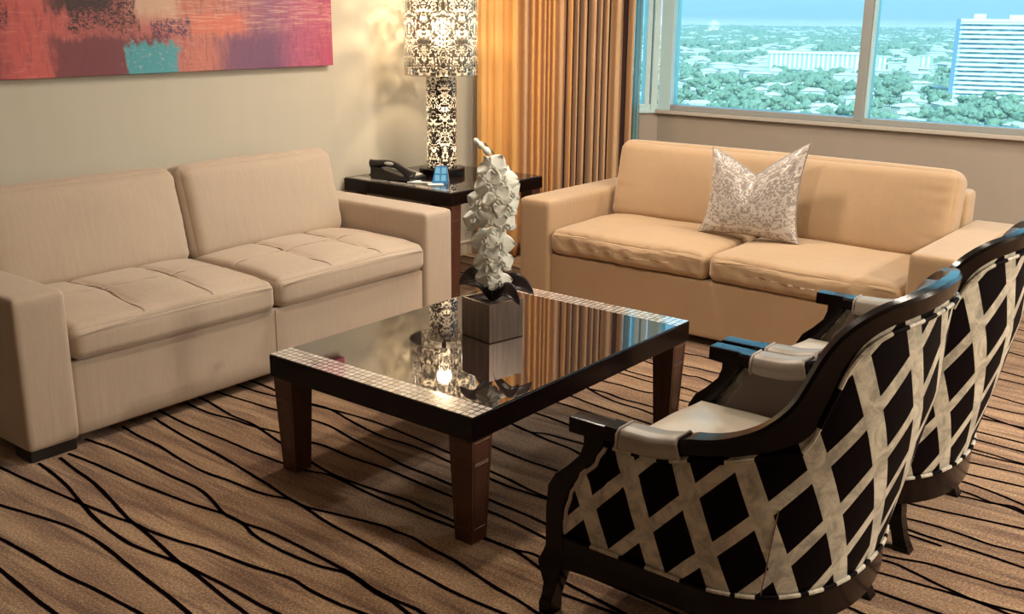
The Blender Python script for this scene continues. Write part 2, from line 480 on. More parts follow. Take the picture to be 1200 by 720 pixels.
# carpet lines read off the photo: (scale, ox, oy, [lines])
CR = [
 (3, 0, 480, [
  [(0,205),(130,265),(270,325),(400,378),(470,402),(530,430),(620,462),(720,490),(820,528),(900,558),(1020,595),(1095,640),(1200,690),(1320,735)],
  [(0,338),(110,370),(220,405),(300,440),(370,485),(450,550),(520,605),(600,665),(665,720)],
  [(0,455),(110,515),(220,580),(330,632),(420,680),(495,720)],
  [(0,565),(80,630),(140,680),(195,720)],
  [(135,190),(190,230),(240,275),(285,330),(330,380),(390,430),(460,475),(540,508),(630,540),(700,575),(800,625),(900,682),(975,720)],
  [(210,170),(260,210),(330,260),(390,320),(450,385),(520,440),(580,495),(630,540),(700,590),(780,655),(865,720)]]),
 (1, 0, 0, [
  [(80,532),(113,545),(150,561.7),(186.7,576.7),(226.7,591.7),(263,603),(284.4,613.3),(313.3,623.3),(340,635.6),(364.4,647.8),(391,662),(413,674),(435.5,690),(457.8,702),(484,713),(500,722)],
  [(100,515),(133,526.7),(166.7,541.7),(200,558.3),(230,571.7),(246.7,585),(263.3,603.3),(284,614),(297.8,627.8),(322.2,642.2),(348.9,654.4),(375.5,664.4),(402,671),(418,680),(440,695.5),(460,706),(479,720)],
  [(143,500),(163,511.7),(186.7,523.3),(213.3,540),(240,554),(266.7,563.3),(300,576.7),(320,582),(340,586),(357.8,594.4),(384.4,601),(417.8,609),(451,617.8),(462,623),(484,631),(506.7,644.5),(533,657.8),(555.5,673),(582,690),(609,705.5),(631,720)],
  [(180,490),(206.7,506.7),(240,525),(270,541.7),(300,560),(317.8,571),(335.5,583),(357.8,595.6),(382,612),(409,626.7),(440,643),(466.7,660),(493,674),(524,691),(555.6,705.5),(591,720)],
  [(180,478),(193,485),(220,498.3),(253,511.7),(276.7,521.7),(300,531.7),(330,542.7),(356.7,551.7),(386.7,557.5),(420,573),(453,588),(480,598),(493,603.5),(533,619),(565,631),(584.4,637.8),(600,644),(617.8,655.6),(640,672),(655.5,680)],
  [(230,465),(245,471.7),(270,486.7),(296.7,498),(326.7,518),(356.7,537),(386.7,555),(416.7,567),(446.7,577),(480,588),(495.5,596),(533,612),(565.5,630),(600,644),(622,649),(640,656.7),(660,664)],
  [(215,470),(223,475),(246.7,485),(273,491.7),(296.7,500),(326.7,507.5),(356.7,517),(380,523),(413,537),(446.7,548),(480,561.7),(503.6,572),(533,584),(568,598),(590,607),(617.8,620.6),(653.6,638.6)],
  [(250,458),(265,463.3),(293,471.7),(320,480),(356.7,490),(386.7,500),(413,515),(446.7,532),(473,546),(504,558),(528.6,568.6),(568,584),(595.6,595.6),(623,606.7),(660,625)],
  [(275,450),(288,455),(318.3,464),(356.7,471.7),(386.7,480),(413,495),(446.7,511.7),(470,519),(501,530),(526,541.5),(568,559),(595.6,570.6),(629,581.7),(661,591.4)],
  [(292,446),(303,450),(318,456),(356.7,472.5),(386.7,480),(420,489),(453,500),(495.6,517.8),(527.5,531.7),(570.6,551),(595.6,562),(623,576),(661,591.4)],
  [(520,498),(545,510),(570.6,520.6),(595.6,531.7),(620.6,541.5),(645.6,549.7),(663.6,556.7),(700,570)],
  [(580,492),(601,498),(620.6,506.7),(645.6,517.8),(667.8,526),(686,536),(720,552)],
  [(601,498),(620.6,506.7),(640,509),(662,515),(697,524.7),(730,536)],
  [(610,480),(631.7,485.8),(659.4,495.6),(681.7,505.3),(701,510.8),(740,523)],
  [(630,466),(660,474.2),(673.3,478.3),(688.3,483.3),(720,494)],
  [(655,460),(670.8,465),(685,470.8),(700,476.3),(740,490)],
  [(675,450),(690,455.8),(710,460.8),(730,468.3),(750,473.3),(771.7,479.2),(800,486)],
  [(690,456.2),(710,466.7),(730,474.2),(750,480),(771.7,488.3),(790,495)],
  [(690,442),(708.3,447.5),(726.7,451.7),(743.3,456.7),(756.7,460),(771.7,462.5),(800,470),(813.3,473),(840,479)],
  [(700,430),(728.3,438.3),(743.3,442.5),(756.7,446.7),(771.7,450),(800.8,455),(813.3,459),(823.3,462.5),(850,472)],
  [(715,428),(735,435),(750,439.2),(771.7,445),(800.8,455)],
  [(735,419),(756.7,424.2),(771.7,429.5),(803.3,440),(818.3,442.5),(838.3,450.3),(860,458)],
  [(740,416),(763.3,420.8),(771.7,423),(803.7,429.5),(818.3,432.5),(835,436.7),(845.8,438.7),(870,446)],
  [(790,411),(805,415),(820,417.5),(835,421.7),(849,425.8),(880,433)],
 ]),
 (4, 1020, 360, [
  [(600,45),(680,60),(720,72),(800,95)],[(600,85),(660,100),(720,112),(800,135)],[(560,130),(640,150),(720,168),(800,190)],[(540,190),(620,205),(720,232),(800,250)],
  [(500,270),(590,295),(720,330),(800,350)],[(480,315),(565,330),(720,365),(800,385)],[(440,375),(525,400),(640,435),(720,458),(800,480)],[(400,425),(500,455),(620,485),(720,505),(800,525)],
  [(400,460),(475,490),(600,535),(720,575),(800,600)],[(400,495),(470,512),(600,540),(720,568),(800,592)],[(380,555),(440,570),(600,610),(720,640),(800,660)],
  [(340,580),(410,600),(560,640),(720,682),(800,700)],[(320,625),(395,645),(560,690),(640,715),(800,760)]]),
 (4, 1000, 540, [
  [(400,-25),(500,0),(640,30),(800,65),(880,80)],[(600,-25),(700,0),(800,22),(880,40)],[(350,20),(440,40),(600,80),(800,125),(880,145)],
  [(350,55),(440,80),(560,115),(680,160),(800,210),(880,240)],[(350,100),(440,125),(540,155),(640,195),(740,225),(800,250),(880,285)],
  [(350,135),(440,155),(560,180),(640,200),(740,215),(800,240),(880,270)],[(180,180),(270,205),(400,235),(560,270),(800,322),(880,340)],
  [(100,235),(200,262),(340,295),(500,345),(640,395),(800,435),(880,455)],[(100,270),(200,305),(340,355),(500,405),(640,450),(800,505),(880,530)],
  [(100,435),(210,460),(350,485),(480,525),(600,560),(700,590),(800,612),(880,630)],[(0,440),(60,455),(180,480),(280,525),(380,575),(480,620),(560,655),(680,690),(800,720),(880,742)],
  [(0,490),(70,512),(200,550),(340,590),(480,630),(600,670),(720,720),(800,750)],[(-80,670),(0,700),(30,715),(120,750)]]),
 (1, 0, 0, [
  [(530,297),(560,304),(590,311),(620,318)],[(530,306),(560,313),(590,319),(620,325)],[(530,317),(560,324),(590,330),(615,336)],[(520,326),(550,334),(580,341)],
  [(870,560),(930,580),(1000,600)],[(720,520),(760,532),(800,545)],[(700,560),(760,585),(820,610)],[(680,640),(740,665),(800,690)],[(640,690),(700,712),(760,735)]]),
]
def carpet_strips(mb):
    for (s, ox, oy, lines) in CR:
        for ln in lines:
            P = [floor_pt(ox + x / s, oy + y / s) for x, y in ln]
            # carry each line on past the edge of what the photo shows
            for end in (0, 1):
                q = ln[-1] if end else ln[0]
                X, Y = ox + q[0] / s, oy + q[1] / s
                L = 2.2 if (X < 6 or X > 1194 or Y > 714) else (.9 if (end and 640 < X < 900 and Y > 480) else (.5 if (not end and X > 990) else 0))
                if L:
                    a, b = (P[-2], P[-1]) if end else (P[1], P[0])
                    d_ = (b - a).normalized(); main = Vector((1, -.12, 0)).normalized() * (1 if d_.x > 0 else -1)
                    p = b.copy(); k = 0
                    while k * .12 < L:
                        k += 1
                        d_ = (d_ * .8 + main * .2 + Vector((0, .10 * noise.noise(p * 1.7 + Vector((0, 0, X * .01))), 0))).normalized()
                        p = p + d_ * .12
                        if end: P.append(p.copy())
                        else: P.insert(0, p.copy())
            # smooth (Catmull-Rom)
            Q = []
            E = [P[0] * 2 - P[1]] + P + [P[-1] * 2 - P[-2]]
            for i in range(1, len(E) - 2):
                for k in range(4):
                    t = k / 4
                    a, b, c, d = E[i - 1], E[i], E[i + 1], E[i + 2]
                    Q.append(.5 * ((2 * b) + (c - a) * t + (2 * a - 5 * b + 4 * c - d) * t * t + (3 * b - a - 3 * c + d) * t ** 3))
            Q.append(P[-1])
            V = []; F = []
            for i, p in enumerate(Q):
                t = (Q[min(i + 1, len(Q) - 1)] - Q[max(i - 1, 0)])
                t.z = 0; t.normalize()
                nn = Vector((-t.y, t.x, 0))
                w = .0072 * (1 + .25 * noise.noise(p * 9))
                jit = .0012 * noise.noise(p * 60)
                V += [p + nn * (w + jit) + Vector((0, 0, .0012)), p - nn * (w - jit) + Vector((0, 0, .0012))]
            for i in range(len(Q) - 1):
                F.append((2 * i, 2 * i + 1, 2 * i + 3, 2 * i + 2))
            mb.add(V, F, 1)

fl = MB()
fl.add([(XL - .1, YB - .1, 0), (XR + .1, YB - .1, 0), (XR + .1, YW + .1, 0), (XL - .1, YW + .1, 0),
        (XL - .1, YB - .1, -.2), (XR + .1, YB - .1, -.2), (XR + .1, YW + .1, -.2), (XL - .1, YW + .1, -.2)],
       [(0, 1, 2, 3), (7, 6, 5, 4), (0, 4, 5, 1), (1, 5, 6, 2), (2, 6, 7, 3), (3, 7, 4, 0)])
carpet_strips(fl)
# quieter continuation of the drawing where the photo does not look
rr = random.Random(9)
for k in range(46):
    y0 = -2.1 + k * .095 + rr.uniform(-.03, .03)
    if y0 > 1.2: break
    V = []; F = []
    for i in range(60):
        x = -4.6 + i * .12
        y = y0 + .12 * noise.noise(Vector((x * .9, k * 3.1, 0))) + .03 * x
        V += [(x, y + .006, .0012), (x, y - .006, .0012)]
    V = [v for v in V]
    for i in range(59): F.append((2 * i, 2 * i + 1, 2 * i + 3, 2 * i + 2))
    fl.add(V, F, 1)
for k in range(70):
    y0 = 1.1 + k * .075 + rr.uniform(-.02, .02)
    V = []; F = []
    for i in range(26):
        x = .15 + i * .1
        y = y0 - .16 * (x + .3) + .10 * noise.noise(Vector((x * .9, k * 3.1, 5)))
        V += [(x, y + .006, .0012), (x, y - .006, .0012)]
    for i in range(25): F.append((2 * i, 2 * i + 1, 2 * i + 3, 2 * i + 2))
    if y0 < 6.2: fl.add(V, F, 1)
o = fl.build('floor', [M['carpet'], M['carpetline']], smooth=False, recalc=False); tag(o, kind='structure')

o = MB().box(XL - .1, XR + .1, YB - .1, YW + .1, ZC, ZC + .15).build('ceiling', M['ceil'], smooth=False); tag(o, kind='structure')
o = MB().box(XL - .15, XL, YB - .1, PY0, 0, ZC).build('wall_left', M['wall'], smooth=False); tag(o, kind='structure')
o = MB().box(XR, XR + .15, YB - .1, YW + .1, 0, ZC).build('wall_right', M['wall'], smooth=False); tag(o, kind='structure')
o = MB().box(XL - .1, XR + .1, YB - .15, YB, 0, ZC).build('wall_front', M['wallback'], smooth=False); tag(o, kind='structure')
WX1 = 2.3
ZS, ZT = .985, 2.4
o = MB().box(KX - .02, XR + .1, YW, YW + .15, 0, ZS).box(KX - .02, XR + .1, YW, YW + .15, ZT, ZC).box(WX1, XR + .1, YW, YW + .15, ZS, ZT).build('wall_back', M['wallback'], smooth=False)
tag(o, kind='structure')
# slanted wall between left and back walls
ang = math.atan2(YW - PY0, KX - PX0); Ls = math.hypot(YW - PY0, KX - PX0)
ws = thing('wall_corner', (PX0, PY0, 0), ang, kind='structure')
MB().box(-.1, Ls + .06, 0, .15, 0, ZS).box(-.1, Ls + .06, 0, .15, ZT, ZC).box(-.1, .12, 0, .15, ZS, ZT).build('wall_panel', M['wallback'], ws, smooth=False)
# windows
w1 = thing('window_1', (0, YW, 0), 0, kind='structure')
FW = .05
fr = MB()
MB().box(KX + .09, WX1 - .05, -.002, .10, ZS + .012, ZS + .05, .004).build('bottom_rail', M['alu'], w1)
fr.box(KX + .02, WX1, .0, .10, ZT - .05, ZT, .004)
fr.box(KX + .0, KX + .095, -.005, .10, ZS + .012, ZT, .004)
fr.box(WX1 - .06, WX1, .0, .10, ZS, ZT, .004)
fr.build('window_frame', M['alu_daylit'], w1)
for x in (-2.36, -.93, .5):
    mb = MB().box(x, x + .058, -.006, .09, ZS + .03, ZT - .02, .004)
    o = mb.build('mullion', M['alu'], w1)
    MB().box(x + .058, x + .074, .01, .09, ZS + .03, ZT - .02, .003).build('glazing_bead', M['alu_daylit'], o)
MB().box(KX - .01, WX1 + .03, -.035, .02, ZS - .012, ZS + .012, .004).build('window_sill', M['sillm'], w1)
for a, b in ((KX + .09, -2.35), (-2.29, -.92), (-.86, .51), (.57, WX1 - .05)):
    MB().box(a, b, .045, .051, ZS + .04, ZT - .04).build('pane', M['glass'], w1, smooth=False)
w2 = thing('window_2', (PX0, PY0, 0), ang, kind='structure')
fr = MB().box(.12, Ls, 0, .10, ZS + .01, ZS + .05, .004).box(.12, Ls, 0, .10, ZT - .05, ZT, .004)
fr.box(Ls - .055, Ls - .012, -.012, .10, ZS + .01, ZT, .004)
fr.box(Ls - .10, Ls - .065, -.004, .10, ZS + .01, ZT, .004)
fr.box(.12, .17, 0, .1, ZS, ZT, .004).box(.62, .67, 0, .1, ZS, ZT, .004)
fr.build('window_frame', M['alu_daylit'], w2)
MB().box(.12, Ls, -.02, .02, ZS - .012, ZS + .012, .003).build('window_sill', M['alu_daylit'], w2)
MB().box(.16, .63, .045, .051, ZS + .04, ZT - .04).build('pane', M['glass'], w2, smooth=False)
MB().box(.66, Ls - .09, .045, .051, ZS + .04, ZT - .04).build('pane', M['glass'], w2, smooth=False)
# baseboards
o = MB().box(XL, XL + .016, YB, PY0 - .01, 0, .085, .003).box(XL, XL + .022, YB, PY0 - .01, .085, .1, .004).build('baseboard_left', M['trim']); tag(o, kind='structure')
o = MB().box(KX + .02, XR, YW - .016, YW, 0, .085, .003).box(KX + .02, XR, YW - .022, YW, .085, .1, .004).build('baseboard_back', M['trim']); tag(o, kind='structure')
bs = MB().box(.02, Ls - .02, -.016, 0, 0, .085, .003).box(.02, Ls - .02, -.022, 0, .085, .1, .004).build('baseboard_corner', M['trim'], loc=(PX0, PY0, 0), rot=(0, 0, ang)); tag(bs, kind='structure')

# ------------------------------------------------------------------ curtains
def pleats(path, z0, z1, mat_fn, seed, name, mats, label, cat, widths):
    """path: function s(0..1)->(x,y), normal; widths: list of (fold width, depth, material)"""
    rnd = random.Random(seed)
    P = []; mi = []
    s = 0
    tot = sum(w[0] for w in widths)
    for w, d, m in widths:
        n = 14
        for k in range(n):
            ph = k / n
            P.append(((s + w * (ph + .06 * math.sin(4 * PI * ph))) / tot, d * (.5 - .5 * math.cos(2 * PI * ph)) ** .55, s + w * ph)); mi.append(m)
        s += w
    P.append((1, 0, s)); mi.append(widths[-1][2])
    V = []; U = []; F = []; FM = []
    NZ = 30
    nP = len(P)
    acc = [0]
    for j in range(1, nP): acc.append(acc[-1] + math.hypot((P[j][0] - P[j - 1][0]) * tot, P[j][1] - P[j - 1][1]))
    for i in range(NZ + 1):
        z = z0 + (z1 - z0) * i / NZ
        for j, (u, d, q) in enumerate(P):
            (x, y), nrm = path(u)
            wob = .018 * noise.noise(Vector((q * 7, z * .8, seed))) * (1 - .3 * i / NZ)
            dd = d * (.85 + .3 * noise.noise(Vector((q * 5, z * .7, seed + 9)))) + wob
            V.append((x + nrm[0] * dd, y + nrm[1] * dd, z)); U.append((acc[j], z))
    for i in range(NZ):
        for j in range(nP - 1):
            F.append((i * nP + j, i * nP + j + 1, (i + 1) * nP + j + 1, (i + 1) * nP + j)); FM.append(mi[j])
    mb = MB(); mb.v = V; mb.f = F; mb.m = FM; mb.uv = U
    o = mb.build(name, mats, recalc=False, angle=80)
    sol = o.modifiers.new('thickness', 'SOLIDIFY'); sol.thickness = .003
    return o
C0 = Vector((-4.56, 5.40)); C1 = Vector((-3.80, 6.13))
cd = (C1 - C0).normalized(); cn = Vector((cd.y, -cd.x))
def cpath(u):
    p = C0 + (C1 - C0) * u
    # left end curls back on to the left wall
    return (p.x, p.y), cn
rg = random.Random(3)
wd = [(.10, .05, 0), (.13, .03, 0), (.11, .09, 0)]
for i, w in enumerate([.065, .045, .055, .03, .03, .045, .075, .038, .035, .052, .056, .05, .048]):
    wd.append((w, (.085 if i < 7 else .115) + rg.uniform(-.02, .02), 1 if i in (0, 6, 8, 9, 10, 11, 12) else 0))
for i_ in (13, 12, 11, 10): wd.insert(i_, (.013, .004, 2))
wd.append((.018, .004, 2)); wd.append((.10, .10, 1)); wd.append((.04, .006, 2)); wd.append((.05, .10, 1))  # narrow near-black strips: shade between the folds, painted into the cloth
cur = pleats(cpath, .015, 2.58, None, 3, 'curtain', [M['drape'], M['drape2'], simple('fold_gap_shade', (.035, .014, .014), .8)], '', '', wd)
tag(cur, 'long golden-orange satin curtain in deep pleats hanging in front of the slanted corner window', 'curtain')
S0 = Vector((-3.86, 6.235)); S1 = Vector((-3.825, 6.272))
sd = (S1 - S0).normalized(); sn = Vector((sd.y, -sd.x))
sh = pleats(lambda u: (tuple(S0 + (S1 - S0) * u), sn), .75, 2.5, None, 5, 'sheer_curtain', [M['sheer']], '', '', [(.022, .010, 0), (.022, .012, 0)])
tag(sh, 'narrow pale aqua sheer strip beside the right edge of the golden curtain', 'curtain')
rod = thing('curtain_rod', (0, 0, 0), label='dark curtain rod above the golden curtain, out of the frame at the ceiling', cat='curtain rod')
rm = MB(); rm.tube([(C0.x - cd.x * .03, C0.y - cd.y * .03, 2.6), (C1.x + cd.x * .1, C1.y + cd.y * .1, 2.6)], .014, 12)
rm.build('rod', M['espresso'], rod)
for u in (.06, .94):
    p = C0 + (C1 - C0) * u
    MB().tube([(p.x, p.y, 2.6), (p.x, p.y, 2.65)], .01, 10).build('bracket', M['espresso'], rod)

# ------------------------------------------------------------------ painting
def m_painting():
    t = NT('abstract_canvas'); co = t.coord(); s = t.sep(co)
    y0 = s[1]; z0 = s[2]     # local: y along wall (world y), z height above bottom edge
    wv = t.noise(t.mapping(co, (1, 14, 5)), 2.2, 5, .65, .3, True); ws_ = t.sep(wv)
    nn = t.math('SUBTRACT', ws_[0], .5); n2 = t.math('SUBTRACT', ws_[1], .5)
    y = t.math('ADD', y0, t.math('MULTIPLY', nn, .16)); z = t.math('ADD', z0, t.math('MULTIPLY', n2, .14))
    def band(v, a, b, w): # soft box
        return t.math('MULTIPLY', t.math('SMOOTHSTEP' if False else 'MULTIPLY', 1, t.math('DIVIDE', t.math('SUBTRACT', v, a), w, clamp=True)), t.math('DIVIDE', t.math('SUBTRACT', b, v), w, clamp=True))
    def box(ya, yb, za, zb, wy=.05, wz=.04): return t.math('MULTIPLY', band(y, ya, yb, wy), band(z, za, zb, wz))
    base = t.ramp(t.math('DIVIDE', t.math('ADD', y, 0), 2.35), [(0, srgb(140, 62, 76)), (.22, srgb(196, 88, 84)), (.42, srgb(178, 100, 98)), (.66, srgb(196, 124, 112)), (.80, srgb(142, 90, 122)), (.90, srgb(172, 84, 120)), (1, srgb(170, 62, 100))])
    br = t.noise(t.mapping(co, (1, 26, 5)), 1.6, 4, .65, .5)
    c = t.mix(t.ramp(br, [(.35, .45), (.5, 0)]), base, srgb(110, 48, 66))
    c = t.mix(t.ramp(t.noise(t.mapping(co, (1, 5, 40)), 1.8, 4, .65, .5), [(.55, 0), (.72, .4)]), c, srgb(225, 150, 130))
    c = t.mix(t.math('MULTIPLY', box(.62, 1.25, -.1, .20), .9), c, srgb(105, 50, 62))
    c = t.mix(t.math('MULTIPLY', box(1.50, 2.02, -.1, .24, .12, .10), .85), c, srgb(112, 76, 110))
    c = t.mix(t.math('MULTIPLY', box(.2, .45, -.1, .18, .08, .08), .7), c, srgb(80, 35, 50))
    c = t.mix(t.math('MULTIPLY', box(1.36, 1.75, .17, .30, .06, .03), .8), c, srgb(215, 120, 100))
    c = t.mix(t.math('MULTIPLY', box(1.02, 1.36, .22, .75, .08, .08), .9), c, srgb(205, 170, 150))
    sc_ = t.ramp(t.noise(t.mapping(co, (1, 40, 60)), 1.2, 4, .7, .6), [(.46, 0), (.54, 1)])
    c = t.mix(t.math('MULTIPLY', t.math('MULTIPLY', box(.72, 1.10, .19, .40, .03, .03), 1), t.math('ADD', t.math('MULTIPLY', sc_, .75), .2)), c, srgb(42, 28, 36))
    c = t.mix(t.math('MULTIPLY', box(.62, .98, .27, .46, .05, .04), .9), c, srgb(45, 30, 38))
    c = t.mix(t.math('MULTIPLY', t.math('MULTIPLY', box(1.15, 1.38, .16, .26, .02, .02), sc_), .9), c, srgb(55, 35, 85))
    c = t.mix(t.math('MULTIPLY', box(1.0, 1.32, -.05, .155, .03, .03), .95), c, srgb(70, 158, 172))
    c = t.mix(t.math('MULTIPLY', box(.34, .46, .2, .34, .02, .02), t.math('MULTIPLY', sc_, .9)), c, srgb(70, 30, 50))
    sc2 = t.ramp(t.noise(t.mapping(co, (1, 3, 70)), 1.8, 4, .7, .4), [(.50, 0), (.62, 1)])
    c = t.mix(t.math('MULTIPLY', t.math('MULTIPLY', box(1.2, 2.4, .16, .9, .1, .1), sc2), .45), c, srgb(235, 205, 180))
    spk = t.ramp(t.noise(t.mapping(co, (1, 1, 1.3)), 42, 5, .75, .6), [(.56, 0), (.64, .55)])
    c = t.mix(t.math('MULTIPLY', spk, box(.95, 1.5, -.02, .2, .08, .05)), c, srgb(200, 190, 175))
    return t.done(t.pbsdf(color=c, rough=.55, normal=t.bump(t.noise(t.mapping(co, (1, 20, 60)), 2, 4), .3, .004)))
pt = thing('picture', (XL, 1.85, 1.34), label='large abstract canvas in red, pink and teal hung above the left sofa', cat='painting')
MB().box(.001, .045, 0, 2.33, 0, .88, .003).build('canvas', m_painting(), pt)

# ------------------------------------------------------------------ sofas
def make_sofa(name, loc, rz, mat, label, tufted):
    t = thing(name, loc, rz, label=label, cat='sofa')
    W, D, AW, AH = 2.375, 1.03, .208, .642
    M_ = mat
    for x in (0, W - AW):
        soft_box(AW, D, AH - .045, .022, 16, top=.004).build('arm', M_, t, loc=(x, 0, .045), angle=80)
    # base front / deck
    b = soft_box(W - 2 * AW - .004, D - .06, .30, .012, 14)
    b.build('base', M_, t, loc=(AW + .002, .022, .045), angle=80)
    if tufted:
        MB().box(W / 2 - .0015, W / 2 + .0015, .0205, .024, .05, .34).build('seam', M['seam'], t)
    soft_box(W - 2 * AW - .004, .16, .80 - .33, .03, 14).build('back_frame', M_, t, loc=(AW + .002, D - .17, .33), angle=80)
    for x in (.012, W - AW + .012):
        for y in (.018, D - .14):
            MB().box(x, x + AW - .024, y, y + .12, 0, .048, .004).build('foot', M['blackfoot'], t)
    # seats
    cw = (W - 2 * AW) / 2
    SD = .80
    def seat(seed, gw):
        def fn(p, u):
            k = .010 * noise.noise(Vector((p.x * 3.2, p.y * 3.5, seed)))
            if u.z > -.2 and gw and u.z > .3:
                fx = p.x / cw; fy = p.y / SD
                wobx = .012 * math.sin(fy * 9 + seed)
                g = 0
                for q in (1 / 3, 2 / 3):
                    g += math.exp(-((p.x - q * cw - wobx) / .010) ** 2)
                g += math.exp(-((p.y - .42 * SD - .012 * math.sin(fx * 3 * PI)) / .010) ** 2)
                g = min(g, 1)
                fade = min(1, max(0, (p.y - .07) / .05))
                pil = (abs(math.sin(fx * 3 * PI)) ** .5) * (abs(math.sin(fy * PI * 1.19)) ** .5)
                p.z += (-.010 * g + .014 * pil) * fade
            if not gw:
                # slouching, wrinkled edge
                e = max(0, 1 - (p.y / .16)) if u.z > -.5 else 0
                k += .007 * e * noise.noise(Vector((p.x * 22 - p.z * 22, p.z * 6, seed + 3)))
                p.y += .010 * max(0, 1 - p.y / .1) * noise.noise(Vector((p.x * 18 + p.z * 14, p.z * 7, seed + 5)))
                p.z -= .012 * math.exp(-((u.x) / .5) ** 2) * max(0, 1 - p.y / .5) * (1 if u.z > 0 else 0)
            p.z += k
            return p
        return fn
    for i in range(2):
        m = soft_box(cw - .008, SD, .135, .042, 84 if tufted else 50, top=.036, front=.008, fn=seat(3.3 + i * 5 + (0 if tufted else 20), tufted))
        o = m.build('seat_cushion', M_, t, loc=(AW + .004 + i * cw, -.005 if tufted else .002, .346), angle=180)
        if tufted:
            from mathutils.bvhtree import BVHTree
            bv = BVHTree.FromPolygons(m.v, m.f)
            st_ = MB()
            def drop(P):
                Q = []
                for x, y in P:
                    h, _, _, _ = bv.ray_cast(Vector((x, y, .4)), Vector((0, 0, -1)))
                    if h: Q.append(h + Vector((0, 0, .0004)))
                return Q
            sd_ = 3.3 + i * 5
            for q in (1 / 3, 2 / 3):
                for off in (-.003, .003):
                    st_.tube(drop([(q * cw + .012 * math.sin(y / SD * 9 + sd_) + off, y) for y in [.02 + k * .012 for k in range(62)]]), .0012, 5)
            st_.tube(drop([(x, .42 * SD + .012 * math.sin(x / cw * 3 * PI)) for x in [.02 + k * .012 for k in range(int((cw - .05) / .012))]]), .0014, 5)
            st_.build('stitching', M['seam'], o)
        # piped edge along the top front
        pts = []
        for k in range(41):
            uu = k / 40
            pts.append((.03 + uu * (cw - .068), -.004 - .006 * math.sin(PI * uu), .108 + .018 * math.sin(PI * uu) ** .7))
        MB().tube(pts, .0028, 6).build('piping', M_ if not tufted else M_, o)
    # backs
    def back(seed, n):
        def fn(p, u):
            e = max(0, u.z) ** 3
            p.y += .006 * noise.noise(Vector((p.x * 4, p.z * 4, seed)))
            if tufted: p.y += .006 * e * noise.noise(Vector((p.x * 40 - p.z * 25, p.z * 6, seed + 2)))
            ex = abs(u.x) ** 8
            p.y += .006 * ex * noise.noise(Vector((p.z * 30, p.x * 8, seed + 4)))
            return p
        return fn
    n = 2 if tufted else 1
    bw = (W - 2 * AW) / n
    for i in range(n):
        m = soft_box(bw - .010, .20, .47, .062, 46, front=.045, top=.010, fn=back(7 + i * 3, n))
        o = m.build('back_cushion', M_, t, loc=(AW + .005 + i * bw, .585, .475), angle=180, rot=(math.radians(-13.5), 0, 0))
    return t
sofaA = make_sofa('sofa', (-3.60, 1.685, 0), PI / 2, M['suedeA'], 'beige two-cushion sofa with stitched square tufting against the left wall under the painting', True)
sofaB = make_sofa('sofa', (-3.547, 4.57, 0), 0, M['suedeB'], 'plain tan sofa with a patterned cushion on it in front of the window', False)

# throw pillow
def make_pillow():
    t = thing('throw_pillow', (-2.335, 5.0, .512), math.radians(3), label='square silver-beige damask cushion with chopped top standing on the tan sofa', cat='cushion')
    def side(sg):
        def fn(a, b):
            u = 2 * a - 1; v = 2 * b - 1
            su = math.sin(u * PI / 2); sv = math.sin(v * PI / 2)
            w = .262 * (1 - .10 * (1 - sv ** 2) )
            x = su * w
            if sv < 0: x *= 1 + .07 * abs(sv) ** 4
            ztop = .475 + .03 * su - .155 * (1 - abs(su)) ** 1.15
            zb = .02 * (1 - su ** 2) - .0
            z = zb + (ztop - zb) * (sv + 1) / 2
            th = .085 * ((1 - su ** 2) * (1 - sv ** 2)) ** .42
            crease = math.exp(-((su + .02) / .10) ** 2) * max(0, sv) ** 1.5
            th *= 1 - .55 * crease
            th += .004 * noise.noise(Vector((x * 12, z * 12, sg)))* (1 - su ** 2) * (1 - sv ** 2)
            y = sg * th + .20 * (z - .2)
            # droop of lower corners
            return (x, y, z)
        return fn
    m = MB()
    for sg in (-1, 1):
        m.grid(side(sg), 56, 56, uvfn=lambda a, b: (math.sin((2 * a - 1) * PI / 2) * .26, math.sin((2 * b - 1) * PI / 2) * .25))
    o = m.build('pillow_body', M['brocade'], t, angle=180)
    f = side(0)
    edge = [f(k / 40, 0) for k in range(41)] + [f(1, k / 40) for k in range(1, 41)] + [f(1 - k / 40, 1) for k in range(1, 41)] + [f(0, 1 - k / 40) for k in range(1, 40)]
    MB().tube(edge, .0045, 6, closed=True).build('piping', M['brocade'], t)
    return t
make_pillow()

# ------------------------------------------------------------------ coffee table and side table
def tapered_leg(cx, cy, ztop, w0, w1, lines=True):
    m = MB()
    m.loops([[(cx + sx * w / 2, cy + sy * w / 2, z) for sx, sy in ((-1, -1), (1, -1), (1, 1), (-1, 1))] for z, w in ((0, w1), (ztop, w0))])
    return m
def gold_lines(cx, cy, ztop, w0, w1, faces):
    m = MB()
    def wz(z): return w1 + (w0 - w1) * z / ztop
    for (fx, fy) in faces:
        for z in (ztop - .012, ztop - .085, ztop - .092, ztop * .14):
            h = wz(z) / 2 + .0008
            e = h - .012
            if fx: a = (cx + fx * h, cy - e, z); b = (cx + fx * h, cy + e, z)
            else: a = (cx - e, cy + fy * h, z); b = (cx + e, cy + fy * h, z)
            m.tube([a, b], .0011, 4)
        for s in (-1, 1):
            P = []
            for z in (ztop * .14, ztop - .012):
                h = wz(z) / 2 + .0008; e = (h - .012) * s
                P.append((cx + fx * h, cy + e, z) if fx else (cx + e, cy + fy * h, z))
            m.tube(P, .0009, 4)
    return m
